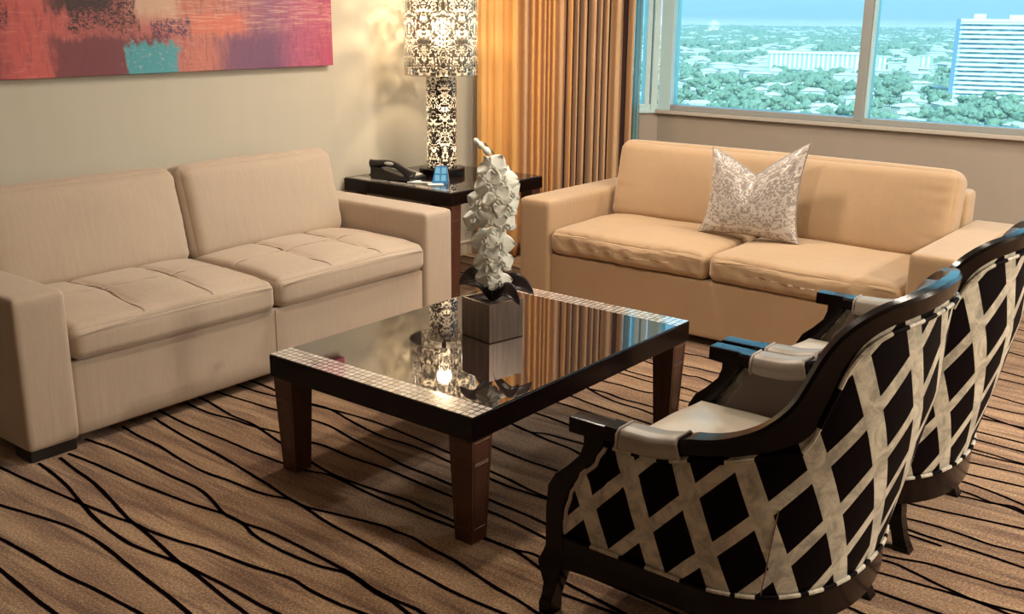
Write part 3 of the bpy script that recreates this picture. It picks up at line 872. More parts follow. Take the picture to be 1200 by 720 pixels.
def make_table(name, loc, W, D, H, AP, lw0, lw1, inset, label, cat, mosaic):
    t = thing(name, loc, 0, label=label, cat=cat)
    MB().box(-W / 2, W / 2, -D / 2, D / 2, H - AP, H - .004, .003).build('apron', M['espresso'], t)
    if mosaic:
        MB().box(-W / 2 + .006, W / 2 - .006, -D / 2 + .104, D / 2 - .098, H - .006, H, .0015).build('tabletop', M['gloss'], t)
        for (y0, y1) in ((-D / 2 + .002, -D / 2 + .104), (D / 2 - .098, D / 2 - .002)):
            MB().box(-W / 2 + .002, W / 2 - .002, y0, y1, H - .006, H, .001).build('mosaic_strip', M['mosaic'], t)
    else:
        MB().box(-W / 2 + .006, W / 2 - .006, -D / 2 + .006, D / 2 - .006, H - .006, H, .0015).build('tabletop', M['gloss'], t)
        MB().box(-W / 2 + .05, W / 2 - .05, -D / 2 + .02, -D / 2 + .075, H, H + .0008).build('mosaic_strip', M['mosaic'], t)
    for sx in (-1, 1):
        for sy in (-1, 1):
            cx = sx * (W / 2 - inset - lw0 / 2); cy = sy * (D / 2 - inset - lw0 / 2)
            L = tapered_leg(cx, cy, H - AP, lw0, lw1).build('leg', M['brownleg'], t, smooth=False)
            gold_lines(cx, cy, H - AP, lw0, lw1, ((sx, 0), (0, sy))).build('inlay_line', M['goldline'], L)
    return t
make_table('coffee_table', (-2.402, 2.928, 0), .966, 1.356, .45, .083, .098, .072, .008,
           'low dark wood coffee table with glossy top and shell mosaic borders', 'coffee table', True)
make_table('side_table', (-4.205, 4.67, 0), .86, .845, .68, .075, .085, .07, .01,
           'square glossy dark side table between the two sofas under the lamp', 'side table', False)

# ------------------------------------------------------------------ table lamp
LX, LY, LZ = -4.28, 4.735, .6815
lp = thing('table_lamp', (LX, LY, LZ), label='tall cylindrical table lamp with black and white damask column and shade on the side table', cat='lamp')
MB().cyl(0, 0, [(.137, 0), (.14, .004), (.14, .038), (.134, .043), (.10, .043)], 64).build('lamp_base', M['espresso'], lp)
MB().cyl(0, 0, [(.092, .043), (.092, .60)], 64, cap=False).build('lamp_column', M['lampstem'], lp)
MB().cyl(0, 0, [(.221, .60), (.222, 1.06)], 96, cap=False).build('lamp_shade', M['lampshade'], lp)
steel = simple('steel_ring', (.5, .45, .4), .3, metal=1)
for z in (.60, 1.06):
    rg_ = MB().tube([(.222 * math.cos(2 * PI * k / 64), .222 * math.sin(2 * PI * k / 64), z) for k in range(64)], .003, 6, closed=True)
    if z < 1: rg_.build('shade_ring', steel, lp)
rg_.build('shade_ring', steel, lp)
rg_ = MB()
for a in (0, 2 * PI / 3, 4 * PI / 3):
    rg_.tube([(.02 * math.cos(a), .02 * math.sin(a), .64), (.221 * math.cos(a), .221 * math.sin(a), .64)], .002, 6)
rg_.build('shade_spider', steel, lp)
MB().cyl(0, 0, [(.0925, .596), (.094, .60), (.06, .606), (.015, .61), (.015, .70)], 48).build('column_cap', M['espresso'], lp)
bulbm = emis('bulb_glow', (1, .78, .52), 8)
for z, e in ((.17, 2.2), (.40, 2.2), (.80, 40)):
    m = MB()
    bm = bmesh.new(); bmesh.ops.create_uvsphere(bm, u_segments=16, v_segments=10, radius=.028 if z < .7 else .036)
    bmesh.ops.translate(bm, verts=bm.verts, vec=(0, 0, z)); m.addbm(bm)
    m.build('bulb', bulbm, lp)
    L = bpy.data.lights.new('bulb_light', 'POINT'); L.energy = e; L.color = (1, .74, .46); L.shadow_soft_size = .045
    lo = bpy.data.objects.new('bulb_light', L); COL.objects.link(lo); lo.parent = lp; lo.location = (0, 0, z + (.0 if z < .7 else .06))

# ------------------------------------------------------------------ telephone, papers, card holder
ph = thing('telephone', (-4.36, 4.425, .6825), math.radians(12), label='black desk telephone with its handset on the left, on the side table', cat='telephone')
ph.scale = (1.3, 1.12, 1.25)
bk = simple('phone_black', (.014, .012, .013), .28)
MB().prism_xz([(-.10, 0), (.11, 0), (.11, .012), (-.06, .055), (-.10, .055)], -.085, .085, .004).build('phone_base', bk, ph)
hs = MB(); pts = []; rad = []
for k in range(25):
    u = k / 24
    x = -.105 + .215 * u
    pts.append((x, -.055, .062 + .030 * math.sin(PI * u) - .040 * u)); rad.append(.016 + .012 * (abs(2 * u - 1) ** 4))
hs.tube(pts, .02, 12, radii=rad)
h_ = hs.build('handset', bk, ph)
gr_ = simple('phone_grey', (.45, .46, .46), .35)
bm = bmesh.new(); bmesh.ops.create_uvsphere(bm, u_segments=16, v_segments=8, radius=.5)
bmesh.ops.scale(bm, verts=bm.verts, vec=(.05, .016, .018)); bmesh.ops.translate(bm, verts=bm.verts, vec=(-.005, -.073, .076))
m = MB(); m.addbm(bm); m.build('handset_highlight', gr_, h_)
kp = MB().box(-.02, .10, -.02, .075, 0, .003, .001)
sl = math.atan2(.043, .17)
kpo = kp.build('keypad_panel', simple('phone_panel', (.55, .54, .47), .4), ph, loc=(0, 0, .0405), rot=(0, sl, 0))
kb = MB()
for i in range(4):
    for j in range(3):
        kb.box(-.005 + i * .019, .007 + i * .019, -.012 + j * .02, .002 + j * .02, .003, .006, .001)
kb.build('keys', bk, kpo)
cordm = MB(); cordm.tube([(-.10 + .003 * math.cos(k * 1.2), -.05 - .003 * math.sin(k * 1.2) - .04 * math.sin(k / 90 * PI), .008 + .02 * (1 - k / 90)) for k in range(90)], .0016, 5)
cordm.build('cord', bk, ph)
white = simple('paper_white', (.72, .74, .72), .6)
for (x, y, a, w, h, nm, lb) in ((-4.155, 4.42, .55, .16, .085, 'note_card', 'white card lying flat on the side table between telephone and blue card holder'),
                              (-4.03, 4.40, .9, .09, .06, 'note_slip', 'small white slip nearest the blue card holder on the side table')):
    o = MB().box(-w / 2, w / 2, -h / 2, h / 2, 0, .003, .0005).build(nm, white, loc=(x, y, .6812), rot=(0, 0, a))
    tag(o, lb, 'card')
pen = thing('pen', (-4.10, 4.44, .6845), .45, label='thin black pen lying across the white card on the side table', cat='pen')
MB().tube([(-.06, 0, .0045), (.045, 0, .0045)], .004, 8).build('pen_barrel', bk, pen)
MB().tube([(.045, 0, .0045), (.06, 0, .0045)], .004, 8, radii=[.004, .0008]).build('pen_tip', gr_, pen)
tc = thing('tent_card', (-4.05, 4.47, .6815), math.radians(36), label='small blue folded tent card with pale blue squares on the side table', cat='card')
blue = simple('card_blue', (.03, .20, .50), .4); lblue = simple('card_pale_blue', (.18, .50, .78), .4)
th_ = .0018
def tent(sg, nm, mt):
    m = MB()
    a = (-.05, sg * .03, 0); b = (.046, sg * .03, 0); c = (.036, sg * .002, .098); d = (-.030, sg * .002, .098)
    off = Vector((0, sg * th_, 0))
    V = [Vector(p) for p in (a, b, c, d)]; V2 = [p - off for p in V]
    m.add(V + V2, [(0, 1, 2, 3), (7, 6, 5, 4), (0, 4, 5, 1), (1, 5, 6, 2), (2, 6, 7, 3), (3, 7, 4, 0)])
    return m.build(nm, mt, tc, smooth=False)
fp = tent(-1, 'front_panel', blue); tent(1, 'rear_panel', white)
sq = MB()
for i in range(2):
    for j in range(2):
        z0 = .014 + j * .042; x0 = -.034 + i * .036 + j * .002
        for_ = lambda x, z: (x, -(.03 - .028 * z / .098) - .0008, z)
        sq.add([for_(x0, z0), for_(x0 + .030, z0), for_(x0 + .027, z0 + .034), for_(x0 + .002, z0 + .034)], [(0, 1, 2, 3)])
sq.build('printed_squares', lblue, fp, smooth=False, recalc=False)

# ------------------------------------------------------------------ orchid
PXC, PYC = -2.411, 2.945
oc = thing('potted_orchid', (PXC, PYC, .4505), math.radians(-11), label='white artificial orchid in a square metallic brown pot on the coffee table', cat='plant')
def m_pot():
    t = NT('brushed_bronze'); co = t.coord()
    g = t.noise(t.mapping(co, (70, 70, 4)), 1.3, 4, .7)
    return t.done(t.pbsdf(color=t.mix(g, (.11, .07, .055), (.40, .33, .28)), metal=.75, rough=.28, normal=t.bump(g, .15, .002)))
pm = m_pot()
hw = .083; PH = .150
pb = MB()
pb.loops([[(sx * w, sy * w, z) for sx, sy in ((-1, -1), (1, -1), (1, 1), (-1, 1))] for w, z in ((hw - .002, 0), (hw, .004), (hw, PH), (hw - .007, PH), (hw - .007, PH - .02), (hw - .03, PH - .02))])
pb.build('pot', pm, oc, smooth=False)
sm = MB().grid(lambda a, b: ((a - .5) * 2 * (hw - .008), (b - .5) * 2 * (hw - .008), PH - .012 + .006 * noise.noise(Vector((a * 9, b * 9, 1)))), 20, 20)
sm.build('soil', simple('dark_moss', (.03, .02, .015), .9, .3, 60), oc)
leafm = simple('dark_leaf', (.020, .012, .013), .38, .3, 10)
def leaf(pts, w, droop=.0):
    """strap leaf along a 3-point arc, with a fold along the midrib"""
    p0, p1, p2 = [Vector(p) for p in pts]
    def c(t): return p0 * (1 - t) ** 2 + p1 * 2 * t * (1 - t) + p2 * t * t
    side = (p2 - p0).cross(Vector((0, 0, 1))).normalized()
    def fn(a, b):
        t = b; q = c(t); tg = ((p1 - p0) * (1 - t) + (p2 - p1) * t).normalized(); nn_ = side.cross(tg)
        if nn_.z < 0: nn_ = -nn_
        sv = side * .55 + nn_ * (.83 if side.dot(L3(0, 1, 0)) < 0 else -.83)
        ww = w * (math.sin(PI * min(1, t * .97 + .03)) ** .6) * (1 - .25 * t)
        s = (a - .5) * 2
        return q + sv * ww * s + Vector((0, 0, .018 * abs(s) ** 1.3 * math.sin(PI * t)))
    m = MB().grid(fn, 8, 20)
    return m
# coordinates in the frame of the pot (camera looks roughly along +y, -x)
Rz = Matrix.Rotation(math.radians(11), 3, 'Z')
camdir = Vector((-PXC, -PYC, 0)).normalized()                 # towards the camera on the ground
rgt = Vector((-camdir.y, camdir.x, 0))                         # image right
rgt = rgt if rgt.dot(RT) > 0 else -rgt
def L3(r, f, z): return Rz @ (rgt * r + camdir * f) + Vector((0, 0, z))
for pts, w in (([(0, 0, .14), (-.05, .02, .27), (-.125, .02, .205)], .042), ([(0, 0, .14), (.07, .04, .25), (.155, .05, .175)], .040),
               ([(0, .01, .14), (.05, .10, .23), (.10, .13, .155)], .030), ([(0, .0, .14), (-.04, -.10, .25), (-.08, -.14, .20)], .034)):
    o = leaf([L3(*p) for p in pts], w).build('leaf', leafm, oc, recalc=False)
    so = o.modifiers.new('thickness', 'SOLIDIFY'); so.thickness = .0025
stemc = [(0, 0, .13), (-.005, .01, .25), (.0, .0, .36), (.012, .0, .48), (.022, .0, .60), (.012, .0, .68), (-.03, .01, .735)]
SP = []
E_ = [Vector(L3(*p)) for p in stemc]
E2 = [E_[0] * 2 - E_[1]] + E_ + [E_[-1] * 2 - E_[-2]]
for i in range(1, len(E2) - 2):
    for k in range(6):
        t_ = k / 6; a, b, c_, d = E2[i - 1], E2[i], E2[i + 1], E2[i + 2]
        SP.append(.5 * ((2 * b) + (c_ - a) * t_ + (2 * a - 5 * b + 4 * c_ - d) * t_ ** 2 + (3 * b - a - 3 * c_ + d) * t_ ** 3))
SP.append(E_[-1])
MB().tube(SP, .003, 8).build('stem', simple('stem_green', (.10, .13, .07), .5), oc)
petm = simple('orchid_white', (.90, .93, .86), .55, .06, 30, .1, 80, sss=.0)
lipm = simple('orchid_lip', (.50, .48, .42), .5)
def flower_mesh():
    m = MB()
    def petal(ang, ln, wd, cup, broad):
        ca, sa = math.cos(ang), math.sin(ang)
        def fn(a, b):
            s = (a - .5) * 2; t = b
            w = wd * (math.sin(PI * min(1, .06 + .94 * t ** broad)) ** .65)
            r = .006 + ln * t
            x = s * w; y = r
            z = cup * t * t * 1.0 - .010 * abs(s) * math.sin(PI * t) + .004 * math.sin(s * 5 + ang) * t
            return (x * ca - y * sa, x * sa + y * ca, z)
        m.grid(fn, 6, 9)
    petal(0, .050, .021, -.012, 1); petal(2.2, .048, .020, -.010, 1); petal(-2.2, .048, .020, -.010, 1)
    petal(1.25, .055, .036, -.004, .75); petal(-1.25, .055, .036, -.004, .75)
    return m
def lip_mesh():
    m = MB()
    for s in (-1, 1):
        m.tube([(0, 0, .004), (s * .008, -.006, .014), (s * .006, -.016, .018), (0, -.022, .012)], .004, 6, radii=[.004, .0055, .004, .002])
    m.tube([(0, .004, .004), (0, .004, .014)], .005, 8, radii=[.005, .003])
    return m
fproto = flower_mesh().build('flower', petm, oc, recalc=False, angle=180)
so = fproto.modifiers.new('thickness', 'SOLIDIFY'); so.thickness = .0012
lproto = lip_mesh().build('flower_lip', lipm, fproto)
FL = [(.000, .03, .665, 0, .3), (.040, .02, .628, .4, -.5), (-.015, .045, .610, -.3, .4), (.062, .02, .575, .9, .2), (-.045, .035, .545, -.6, -.3), (.020, .055, .555, .1, .6),
      (.055, .035, .525, .8, -.2), (-.065, .02, .475, -.9, .3), (-.005, .05, .480, -.1, -.5), (.045, .03, .455, .6, .5), (-.030, .04, .400, -.5, .2), (.030, .045, .385, .5, -.4),
      (-.020, .045, .330, -.4, .5), (.035, .04, .315, .5, 0), (-.015, .045, .265, -.3, .3), (.028, .045, .240, .5, -.2)]
for i, (r, f, z, tw, roll) in enumerate(FL):
    if i == 0: o = fproto
    else:
        o = fproto.copy(); COL.objects.link(o); l = lproto.copy(); COL.objects.link(l); l.parent = o
    o.location = L3(r, f, z - .02)
    face = (Rz @ (camdir + rgt * tw * .8 + Vector((0, 0, .25 + .2 * math.sin(i * 2.1))))).normalized()
    q = face.to_track_quat('Z', 'Y') @ Matrix.Rotation(roll + (0 if i % 2 else .3), 4, 'Z').to_quaternion()
    o.rotation_mode = 'QUATERNION'; o.rotation_quaternion = q
    sck = 1.0 if i < 13 else .88
    o.scale = (sck,) * 3
for r, f, z, s in ((-.045, .01, .742, 1), (-.022, .015, .722, 1.15), (-.06, .01, .757, .8)):
    bm = bmesh.new(); bmesh.ops.create_uvsphere(bm, u_segments=12, v_segments=8, radius=.012 * s)
    bmesh.ops.scale(bm, verts=bm.verts, vec=(1, 1, 1.5))
    m = MB(); m.addbm(bm); o = m.build('bud', petm, oc, loc=L3(r, f, z - .015)); o.rotation_euler = (0, -.9, 0)

# ------------------------------------------------------------------ armchairs
YC = 0.0; XF = -1.10; BW = .42; NN = 2.3
def plan(z, th, off=0.0):
    """outer shell in chair coordinates; th from +pi/2 (near side) over 0 (rear) to -pi/2 (far side)"""
    xr = -.78 + (min(z, .72) - .27) * .2 + max(0, z - .72) * .07 + off; a = xr - XF; b = BW + off
    c, s = max(0, math.cos(th)), abs(math.sin(th))
    return Vector((XF + a * c ** (2 / NN), -math.copysign(b * s ** (2 / NN), th), z))
def frontx(z):
    # rear edge of the S-shaped front post, where the side upholstery starts
    K = [(.26, -1.475), (.34, -1.470), (.40, -1.455), (.46, -1.42), (.52, -1.375), (.57, -1.35), (.65, -1.345)]
    for (z0, x0), (z1, x1) in zip(K, K[1:]):
        if z <= z1:
            t = (z - z0) / (z1 - z0); t = max(0, min(1, t)); t = t * t * (3 - 2 * t)
            return x0 + (x1 - x0) * t
    return K[-1][1]
NS, NT_ = 26, 64        # straight samples, curved half samples
def station(i, z, off=0.0):
    """i in 0..1: 0 near front, .5 rear centre, 1 far front. returns point and surface u"""
    fs = .22
    side = -1 if i <= .5 else 1
    j = i if i <= .5 else 1 - i
    if j < fs:
        x0 = frontx(z); x = x0 + (XF - x0) * (j / fs)
        p = Vector((x, side * (BW + off), z))
    else:
        th = PI / 2 * (1 - (j - fs) / (.5 - fs))
        q = plan(z, th, off)
        p = Vector((q.x, side * abs(q.y), z))
    return p
# running length of shell at several heights
_cache = {}
def ulen(i, z):
    zk = round(z / .02)
    if zk not in _cache:
        zz = zk * .02; L = [0.0]; n = 240
        # distance measured from x=-1.5
        p = station(0, zz); L[0] = p.x + 1.5
        for k in range(1, n + 1):
            q = station(k / n, zz); L.append(L[-1] + (q - p).length); p = q
        _cache[zk] = L
    L = _cache[zk]; f = i * 240; k = min(239, int(f))
    return L[k] + (L[k + 1] - L[k]) * (f - k)
def ulen2(i, z):
    a = math.floor(z / .02) * .02; t = (z - a) / .02
    return ulen(i, a + .0001) * (1 - t) + ulen(i, a + .0201) * t
RZ = [(0, .600), (.07, .599), (.14, .603), (.20, .620), (.225, .632), (.25, .648), (.275, .670), (.30, .697), (.32, .733), (.333, .776), (.342, .830), (.352, .892), (.364, .935), (.38, .966), (.40, .988), (.42, .999), (.46, 1.010), (.50, 1.014)]
def railz(i):
    j = i if i <= .5 else 1 - i
    for k in range(len(RZ) - 1):
        (a, za), (b, zb) = RZ[k], RZ[k + 1]
        if j <= b:
            # monotone smooth: catmull
            zp = RZ[max(0, k - 1)][1]; zn = RZ[min(len(RZ) - 1, k + 2)][1]; ap = RZ[max(0, k - 1)][0]; an = RZ[min(len(RZ) - 1, k + 2)][0]
            t = (j - a) / (b - a); h = b - a
            m0 = (zb - zp) / (b - ap) * h if b > ap else 0; m1 = (zn - za) / (an - a) * h
            return (2 * t ** 3 - 3 * t * t + 1) * za + (t ** 3 - 2 * t * t + t) * m0 + (-2 * t ** 3 + 3 * t * t) * zb + (t ** 3 - t * t) * m1
    return RZ[-1][1]
def armchair():
    t = thing('armchair', (0, 0, 0))
    # outer shell
    N = 150; K = 26
    m = MB()
    def sh(a, b):
        zt = railz(a); z = .262 + (zt - .262) * b
        return station(a, z, -.002 + .006 * math.sin(PI * b))
    def shuv(a, b):
        zt = railz(a); z = .262 + (zt - .262) * b
        return (ulen2(a, z), z)
    m.grid(sh, N, K, uvfn=shuv)
    o = m.build('outer_upholstery', M['lattice'], t, recalc=False, angle=180)
    so = o.modifiers.new('thickness', 'SOLIDIFY'); so.thickness = .012; so.offset = 1
    # inner shell
    m = MB()
    def ish(a, b):
        zt = railz(a); z = .34 + (zt - .34) * b
        p = station(.03 + a * .94, z, -.055)
        return p
    m.grid(ish, N, 16)
    o = m.build('inner_upholstery', M['innerleather'], t, recalc=False, angle=180)
    so = o.modifiers.new('thickness', 'SOLIDIFY'); so.thickness = .03; so.offset = -1
    so.offset = 1
    # top rail
    def rail_loop(i, w_in, w_out, h, zoff=0, r=.008):
        z = railz(i) + zoff
        e = .004
        p = station(i, z, 0); pa = station(max(0, i - e), railz(max(0, i - e)), 0); pb = station(min(1, i + e), railz(min(1, i + e)), 0)
        T = (pb - pa).normalized()
        ha = station(max(0, i - e), z, 0); hb = station(min(1, i + e), z, 0)
        Th = (hb - ha); Th.z = 0; Th.normalize()
        n = Vector((Th.y, -Th.x, 0))                     # outward
        u = T.cross(n); 
        if u.z < 0: u = -u
        u.normalize()
        # lean of the board with the shell
        lean = max(0, min(1, (railz(i) - .62) / .3))
        u = (u + n * .18 * lean).normalized()
        L = []
        for (cx, cy) in ((w_out, -h / 2), (w_out, h / 2), (-w_in, h / 2), (-w_in, -h / 2)):
            sx = 1 if cx > 0 else -1; sy = 1 if cy > 0 else -1
            A = p + n * (cx - sx * r) + u * (cy); B = p + n * cx + u * (cy - sy * r)
            L += [A, B] if (sx * sy < 0) else [B, A]
        return L
    loops = []
    NR = 240
    for k in range(NR + 1):
        i = k / NR
        j = min(i, 1 - i)
        f = max(0, min(1, (j - .20) / .14)); f = f * f * (3 - 2 * f)
        w_in = .062 * (1 - f) + .024 * f; w_out = .016 * (1 - f) + .016 * f; g_ = math.exp(-((j - .325) / .035) ** 2); h = .044 * (1 - f) + .058 * f + .030 * g_
        loops.append(rail_loop(i, w_in, w_out, h, 0.0 * f))
    m = MB(); m.loops(loops)
    m.build('top_rail', M['espresso'], t, angle=35)
    # arm pads with welts
    for side in (0, 1):
        loops = []
        for k in range(25):
            q = .040 + (.196 - .040) * k / 24
            i = q if side == 0 else 1 - q
            e = 1 - abs(2 * k / 24 - 1) ** 6
            loops.append(rail_loop(i, .066 + .003 * e, .019 + .003 * e, .058 + .005 * e, -.004, .013))
        m = MB(); m.loops(loops); pad = m.build('arm_pad', M['padleather'], t, angle=60)
        for q in (.040, .196):
            wm = MB()
            i = q if side == 0 else 1 - q
            wm.tube(rail_loop(i, .069, .022, .062, -.004, .013), .0035, 6, closed=True)
            wm.build('welt', M['welt'], pad)
    # front posts (S-curve, scrolled knob) with cabriole legs
    back_ = [(-1.345, .622), (-1.345, .575), (-1.36, .545), (-1.395, .49), (-1.44, .43), (-1.462, .37), (-1.468, .30), (-1.466, .22), (-1.468, .17), (-1.485, .11), (-1.503, .05), (-1.505, .0)]
    front_ = [(-1.545, 0), (-1.548, .03), (-1.538, .06), (-1.532, .10), (-1.548, .145), (-1.553, .165), (-1.54, .19), (-1.527, .22), (-1.528, .34), (-1.522, .405), (-1.50, .445), (-1.46, .48), (-1.422, .52), (-1.410, .555), (-1.410, .577), (-1.455, .577), (-1.458, .580), (-1.458, .619), (-1.455, .622)]
    def smooth(P, lo, hi):
        return P
    for s in (-1, 1):
        y0, y1 = (-.435, -.372) if s < 0 else (.372, .435)
        MB().prism_xz(back_ + front_, y0, y1, .006).build('front_post', M['espresso'], t, angle=35)
        # welt beside the post
        zz = [.30 + k * (.565 - .30) / 24 for k in range(25)]
        MB().tube([(frontx(z) + .012, s * (BW + .015), z) for z in zz], .006, 6).build('welt', M['welt'], t)
        # rear legs
        L = MB(); lo = []
        for z, x, w, d in ((.20, -.90, .030, .030), (.17, -.895, .030, .030), (.165, -.893, .026, .026), (.12, -.888, .026, .026), (.115, -.886, .023, .023), (.07, -.875, .023, .023), (.065, -.873, .020, .020), (.03, -.862, .022, .022), (0, -.852, .026, .024)):
            lo.append([(x + a * w, s * .27 + b * d, z) for a, b in ((-1, -1), (1, -1), (1, 1), (-1, 1))])
        L.loops(lo); L.build('rear_leg', M['espresso'], t, smooth=False)
    # lower rail following the plan
    m = MB(); loops = []
    for k in range(101):
        i = k / 100
        a = station(i, .27, .012); b = station(i, .27, -.03)
        lo = .165 + .02 * math.sin(PI * min(i, 1 - i) * 2)
        if k in (0, 100): a.x = b.x = -1.49
        loops.append([(a.x, a.y, lo), (a.x, a.y, .262), (b.x, b.y, .268), (b.x, b.y, lo)])
    m.loops(loops); m.build('seat_rail', M['espresso'], t, angle=35)
    fr_ = MB().box(-1.515, -1.475, -.40, .40, .175, .30, .008); fr_.build('front_rail', M['espresso'], t)
    # welts under the rail and above the seat rail, patterned like the shell
    def line(zf, i0, i1, off, n=110):
        P = []; U = []
        for k in range(n + 1):
            i = i0 + (i1 - i0) * k / n; z = zf(i); P.append(station(i, z, off)); U.append((ulen2(i, z), z))
        return P, U
    P, U = line(lambda i: .268, .005, .995, .016)
    MB().tube(P, .006, 6, uvs=U).build('welt', M['lattice'], t)
    def under(i):
        j = min(i, 1 - i); f = max(0, min(1, (j - .20) / .14)); f = f * f * (3 - 2 * f)
        g_ = math.exp(-((j - .325) / .035) ** 2); return railz(i) - (.028 + .008 * f + .012 * g_)
    def under2(i):
        # stay perpendicular under the sloping board
        e = .004; j = min(i, 1 - i)
        dz = (railz(i + e) - railz(i - e)); dl = (station(i + e, railz(i), 0) - station(i - e, railz(i), 0)).length
        c = dl / math.hypot(dz, dl) if dl > 0 else 1
        return railz(i) - (railz(i) - under(i)) / max(.45, c)
    P, U = line(under2, .03, .97, .018)
    for i_ in (.318, .682):
        MB().tube([station(i_, .275 + k * .24 / 20, .0165) for k in range(21)], .0016, 5).build('seam', M['seam'], t)
    MB().tube(P, .006, 6, uvs=U).build('welt', M['lattice'], t)
    # seat
    m = MB()
    def seat_out(a, z, sh_):
        # closed outline: front straight + shell
        if a < .25:
            y = .36 - .72 * (a / .25); return Vector((-1.475 - .02 * math.sin(PI * a / .25), y * sh_, z))
        i = (a - .25) / .75
        p = station(.04 + .92 * i, z, -.062)
        return Vector((-1.15 + (p.x + 1.15) * sh_, p.y * sh_, z))
    prof = [(.80, .30), (.97, .302), (1.0, .33), (1.0, .405), (.985, .432), (.94, .446), (.8, .456), (.6, .464), (.4, .468), (.2, .470), (.02, .470)]
    lo = []
    for s_, z in prof:
        lo.append([Vector((-1.15 + (q.x + 1.15) * s_, q.y * s_, z + .004 * noise.noise(Vector((q.x * 8, q.y * 8, z * 9))))) for q in [seat_out(k / 90, .34, 1) for k in range(90)]])
    m.loops(lo); m.build('seat_cushion', M['seatsatin'], t, angle=60)
    return t
ch = armchair()
tag(ch, 'nearer armchair with dark carved frame and lattice-patterned back, closest to the camera', 'armchair', 'lattice armchairs beside the coffee table')
ch.location = (0, 2.519, 0)
ch.scale = (1, .965, 1)
ch2 = copy_tree(ch)
ch2.location = (0, 3.383, 0)
tag(ch2, 'farther lattice-backed armchair nearer the window, partly hidden behind the other one', 'armchair', 'lattice armchairs beside the coffee table')

# ------------------------------------------------------------------ added ceiling lights
def added_ceil_light(x, y, e, label):  # unseen downlights, added and placed to shape the light in the room
    t = thing('added_ceiling_light', (x, y, ZC), label=label, cat='added ceiling light', group='added ceiling downlights')
    MB().cyl(0, 0, [(.13, 0), (.14, -.004), (.14, -.012), (.125, -.014), (.12, -.004)], 40, cap=False).build('trim_ring', M['ceil'], t)
    MB().cyl(0, 0, [(.12, -.006), (.12, -.004)], 40).build('diffuser', emis('added_downlight_glow', (1, .82, .62), 4), t)
    L = bpy.data.lights.new('downlight', 'AREA'); L.shape = 'DISK'; L.size = .24; L.energy = e; L.color = (1, .86, .70)
    lo = bpy.data.objects.new('downlight', L); COL.objects.link(lo); lo.parent = t; lo.location = (0, 0, -.02)
for x, y, e in ((1.6, 4.7, 135), (2.0, 3.2, 110), (-.4, 5.6, 26), (-1.9, 5.3, 10), (-3.1, 4.4, 42), (-2.4, 2.9, 28)):
    added_ceil_light(x, y, e, 'added unseen downlight in the ceiling for the room light')

# ------------------------------------------------------------------ the city outside
GZ = -60.0
def m_ground():
    t = NT('suburb_ground'); co = t.pos()
    a = t.noise(co, .012, 5, .65); b = t.noise(co, .05, 4, .7)
    v = t.n('ShaderNodeTexVoronoi'); t.l(co, v.inputs['Vector']); v.inputs['Scale'].default_value = .035
    c = t.mix(t.ramp(b, [(.4, 0), (.6, 1)]), (.16, .19, .13), (.36, .34, .28))
    c = t.mix(t.ramp(v.outputs['Color'], [(.62, 0), (.68, 1)], 'CONSTANT'), c, (.62, .58, .52))
    c = t.mix(t.ramp(a, [(.5, 0), (.62, .6)]), c, (.42, .39, .33))
    s = t.sep(co)
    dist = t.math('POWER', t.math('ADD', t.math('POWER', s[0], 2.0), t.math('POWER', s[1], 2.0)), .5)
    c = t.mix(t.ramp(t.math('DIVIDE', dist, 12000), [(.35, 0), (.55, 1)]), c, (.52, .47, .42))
    return t.done(t.pbsdf(color=c, rough=.95, spec=.1))
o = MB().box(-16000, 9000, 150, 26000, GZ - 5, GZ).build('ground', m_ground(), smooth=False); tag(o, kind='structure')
def hillm():
    t = NT('desert_hills'); c = t.mix(t.noise(t.pos(), .0012, 6, .6), (.20, .20, .20), (.34, .31, .28))
    return t.done(t.pbsdf(color=c, rough=1, spec=0))
def hills():
    m = MB()
    def fn(a, b):
        az = math.radians(-60 + 80 * a); d = 15000 + 5000 * b
        pr = math.sin(PI * b) ** .8
        azd = math.degrees(az)
        base = 60 + 250 * max(0, min(1, (azd + 27) / 8)) + 60 * noise.noise(Vector((a * 9, 0, 3)))
        h = base * (1 + .5 * noise.noise(Vector((a * 30, b * 3, 1))) + .25 * noise.noise(Vector((a * 90, b * 9, 1))))
        return (d * math.sin(az), d * math.cos(az), GZ - 5 + max(0, h * 1.0) * pr)
    m.grid(fn, 260, 16)
    return m
o = hills().build('distant_hills', hillm(), recalc=False, angle=180); tag(o, kind='structure')

# tall slab tower on the right
def m_tower():
    t = NT('tower_facade'); co = t.coord(); s = t.sep(co)
    f = t.math('FRACT', t.math('DIVIDE', s[2], 3.35))
    band = t.math('GREATER_THAN', f, .52)
    bay = t.noise(t.mapping(co, (.16, .16, .5)), 1.0, 2, .5)
    win = t.mix(t.ramp(bay, [(.4, 0), (.6, 1)]), (.10, .16, .22), (.36, .42, .44))
    c = t.mix(band, win, (.66, .62, .60))
    return t.done(t.pbsdf(color=c, rough=.6))
tw = thing('tower', (-206, 850, GZ), math.radians(13), label='tall pale banded high-rise tower seen through the right window pane', cat='building')
MB().box(-31, 66, -9, 9, 0, 57).build('tower_wall', m_tower(), tw, smooth=False)
cs = simple('tower_side', (.13, .20, .30), .5); cw_ = simple('tower_concrete', (.66, .62, .58), .7)
bm_ = MB()
for k in range(17):
    bm_.box(-28, 66.3, -10.3, -9, 3.35 * k + 1.7, 3.35 * k + 2.9)
bm_.build('balcony_bands', cw_, tw, smooth=False)
MB().box(-33.5, -30.5, -10, -4, 0, 59).box(-33.5, -31, 0, 9.5, 0, 58).build('stair_tower', cs, tw, smooth=False)
MB().box(-31.5, 66.5, -9.5, 9.5, 57, 59).build('roof_slab', cw_, tw, smooth=False)
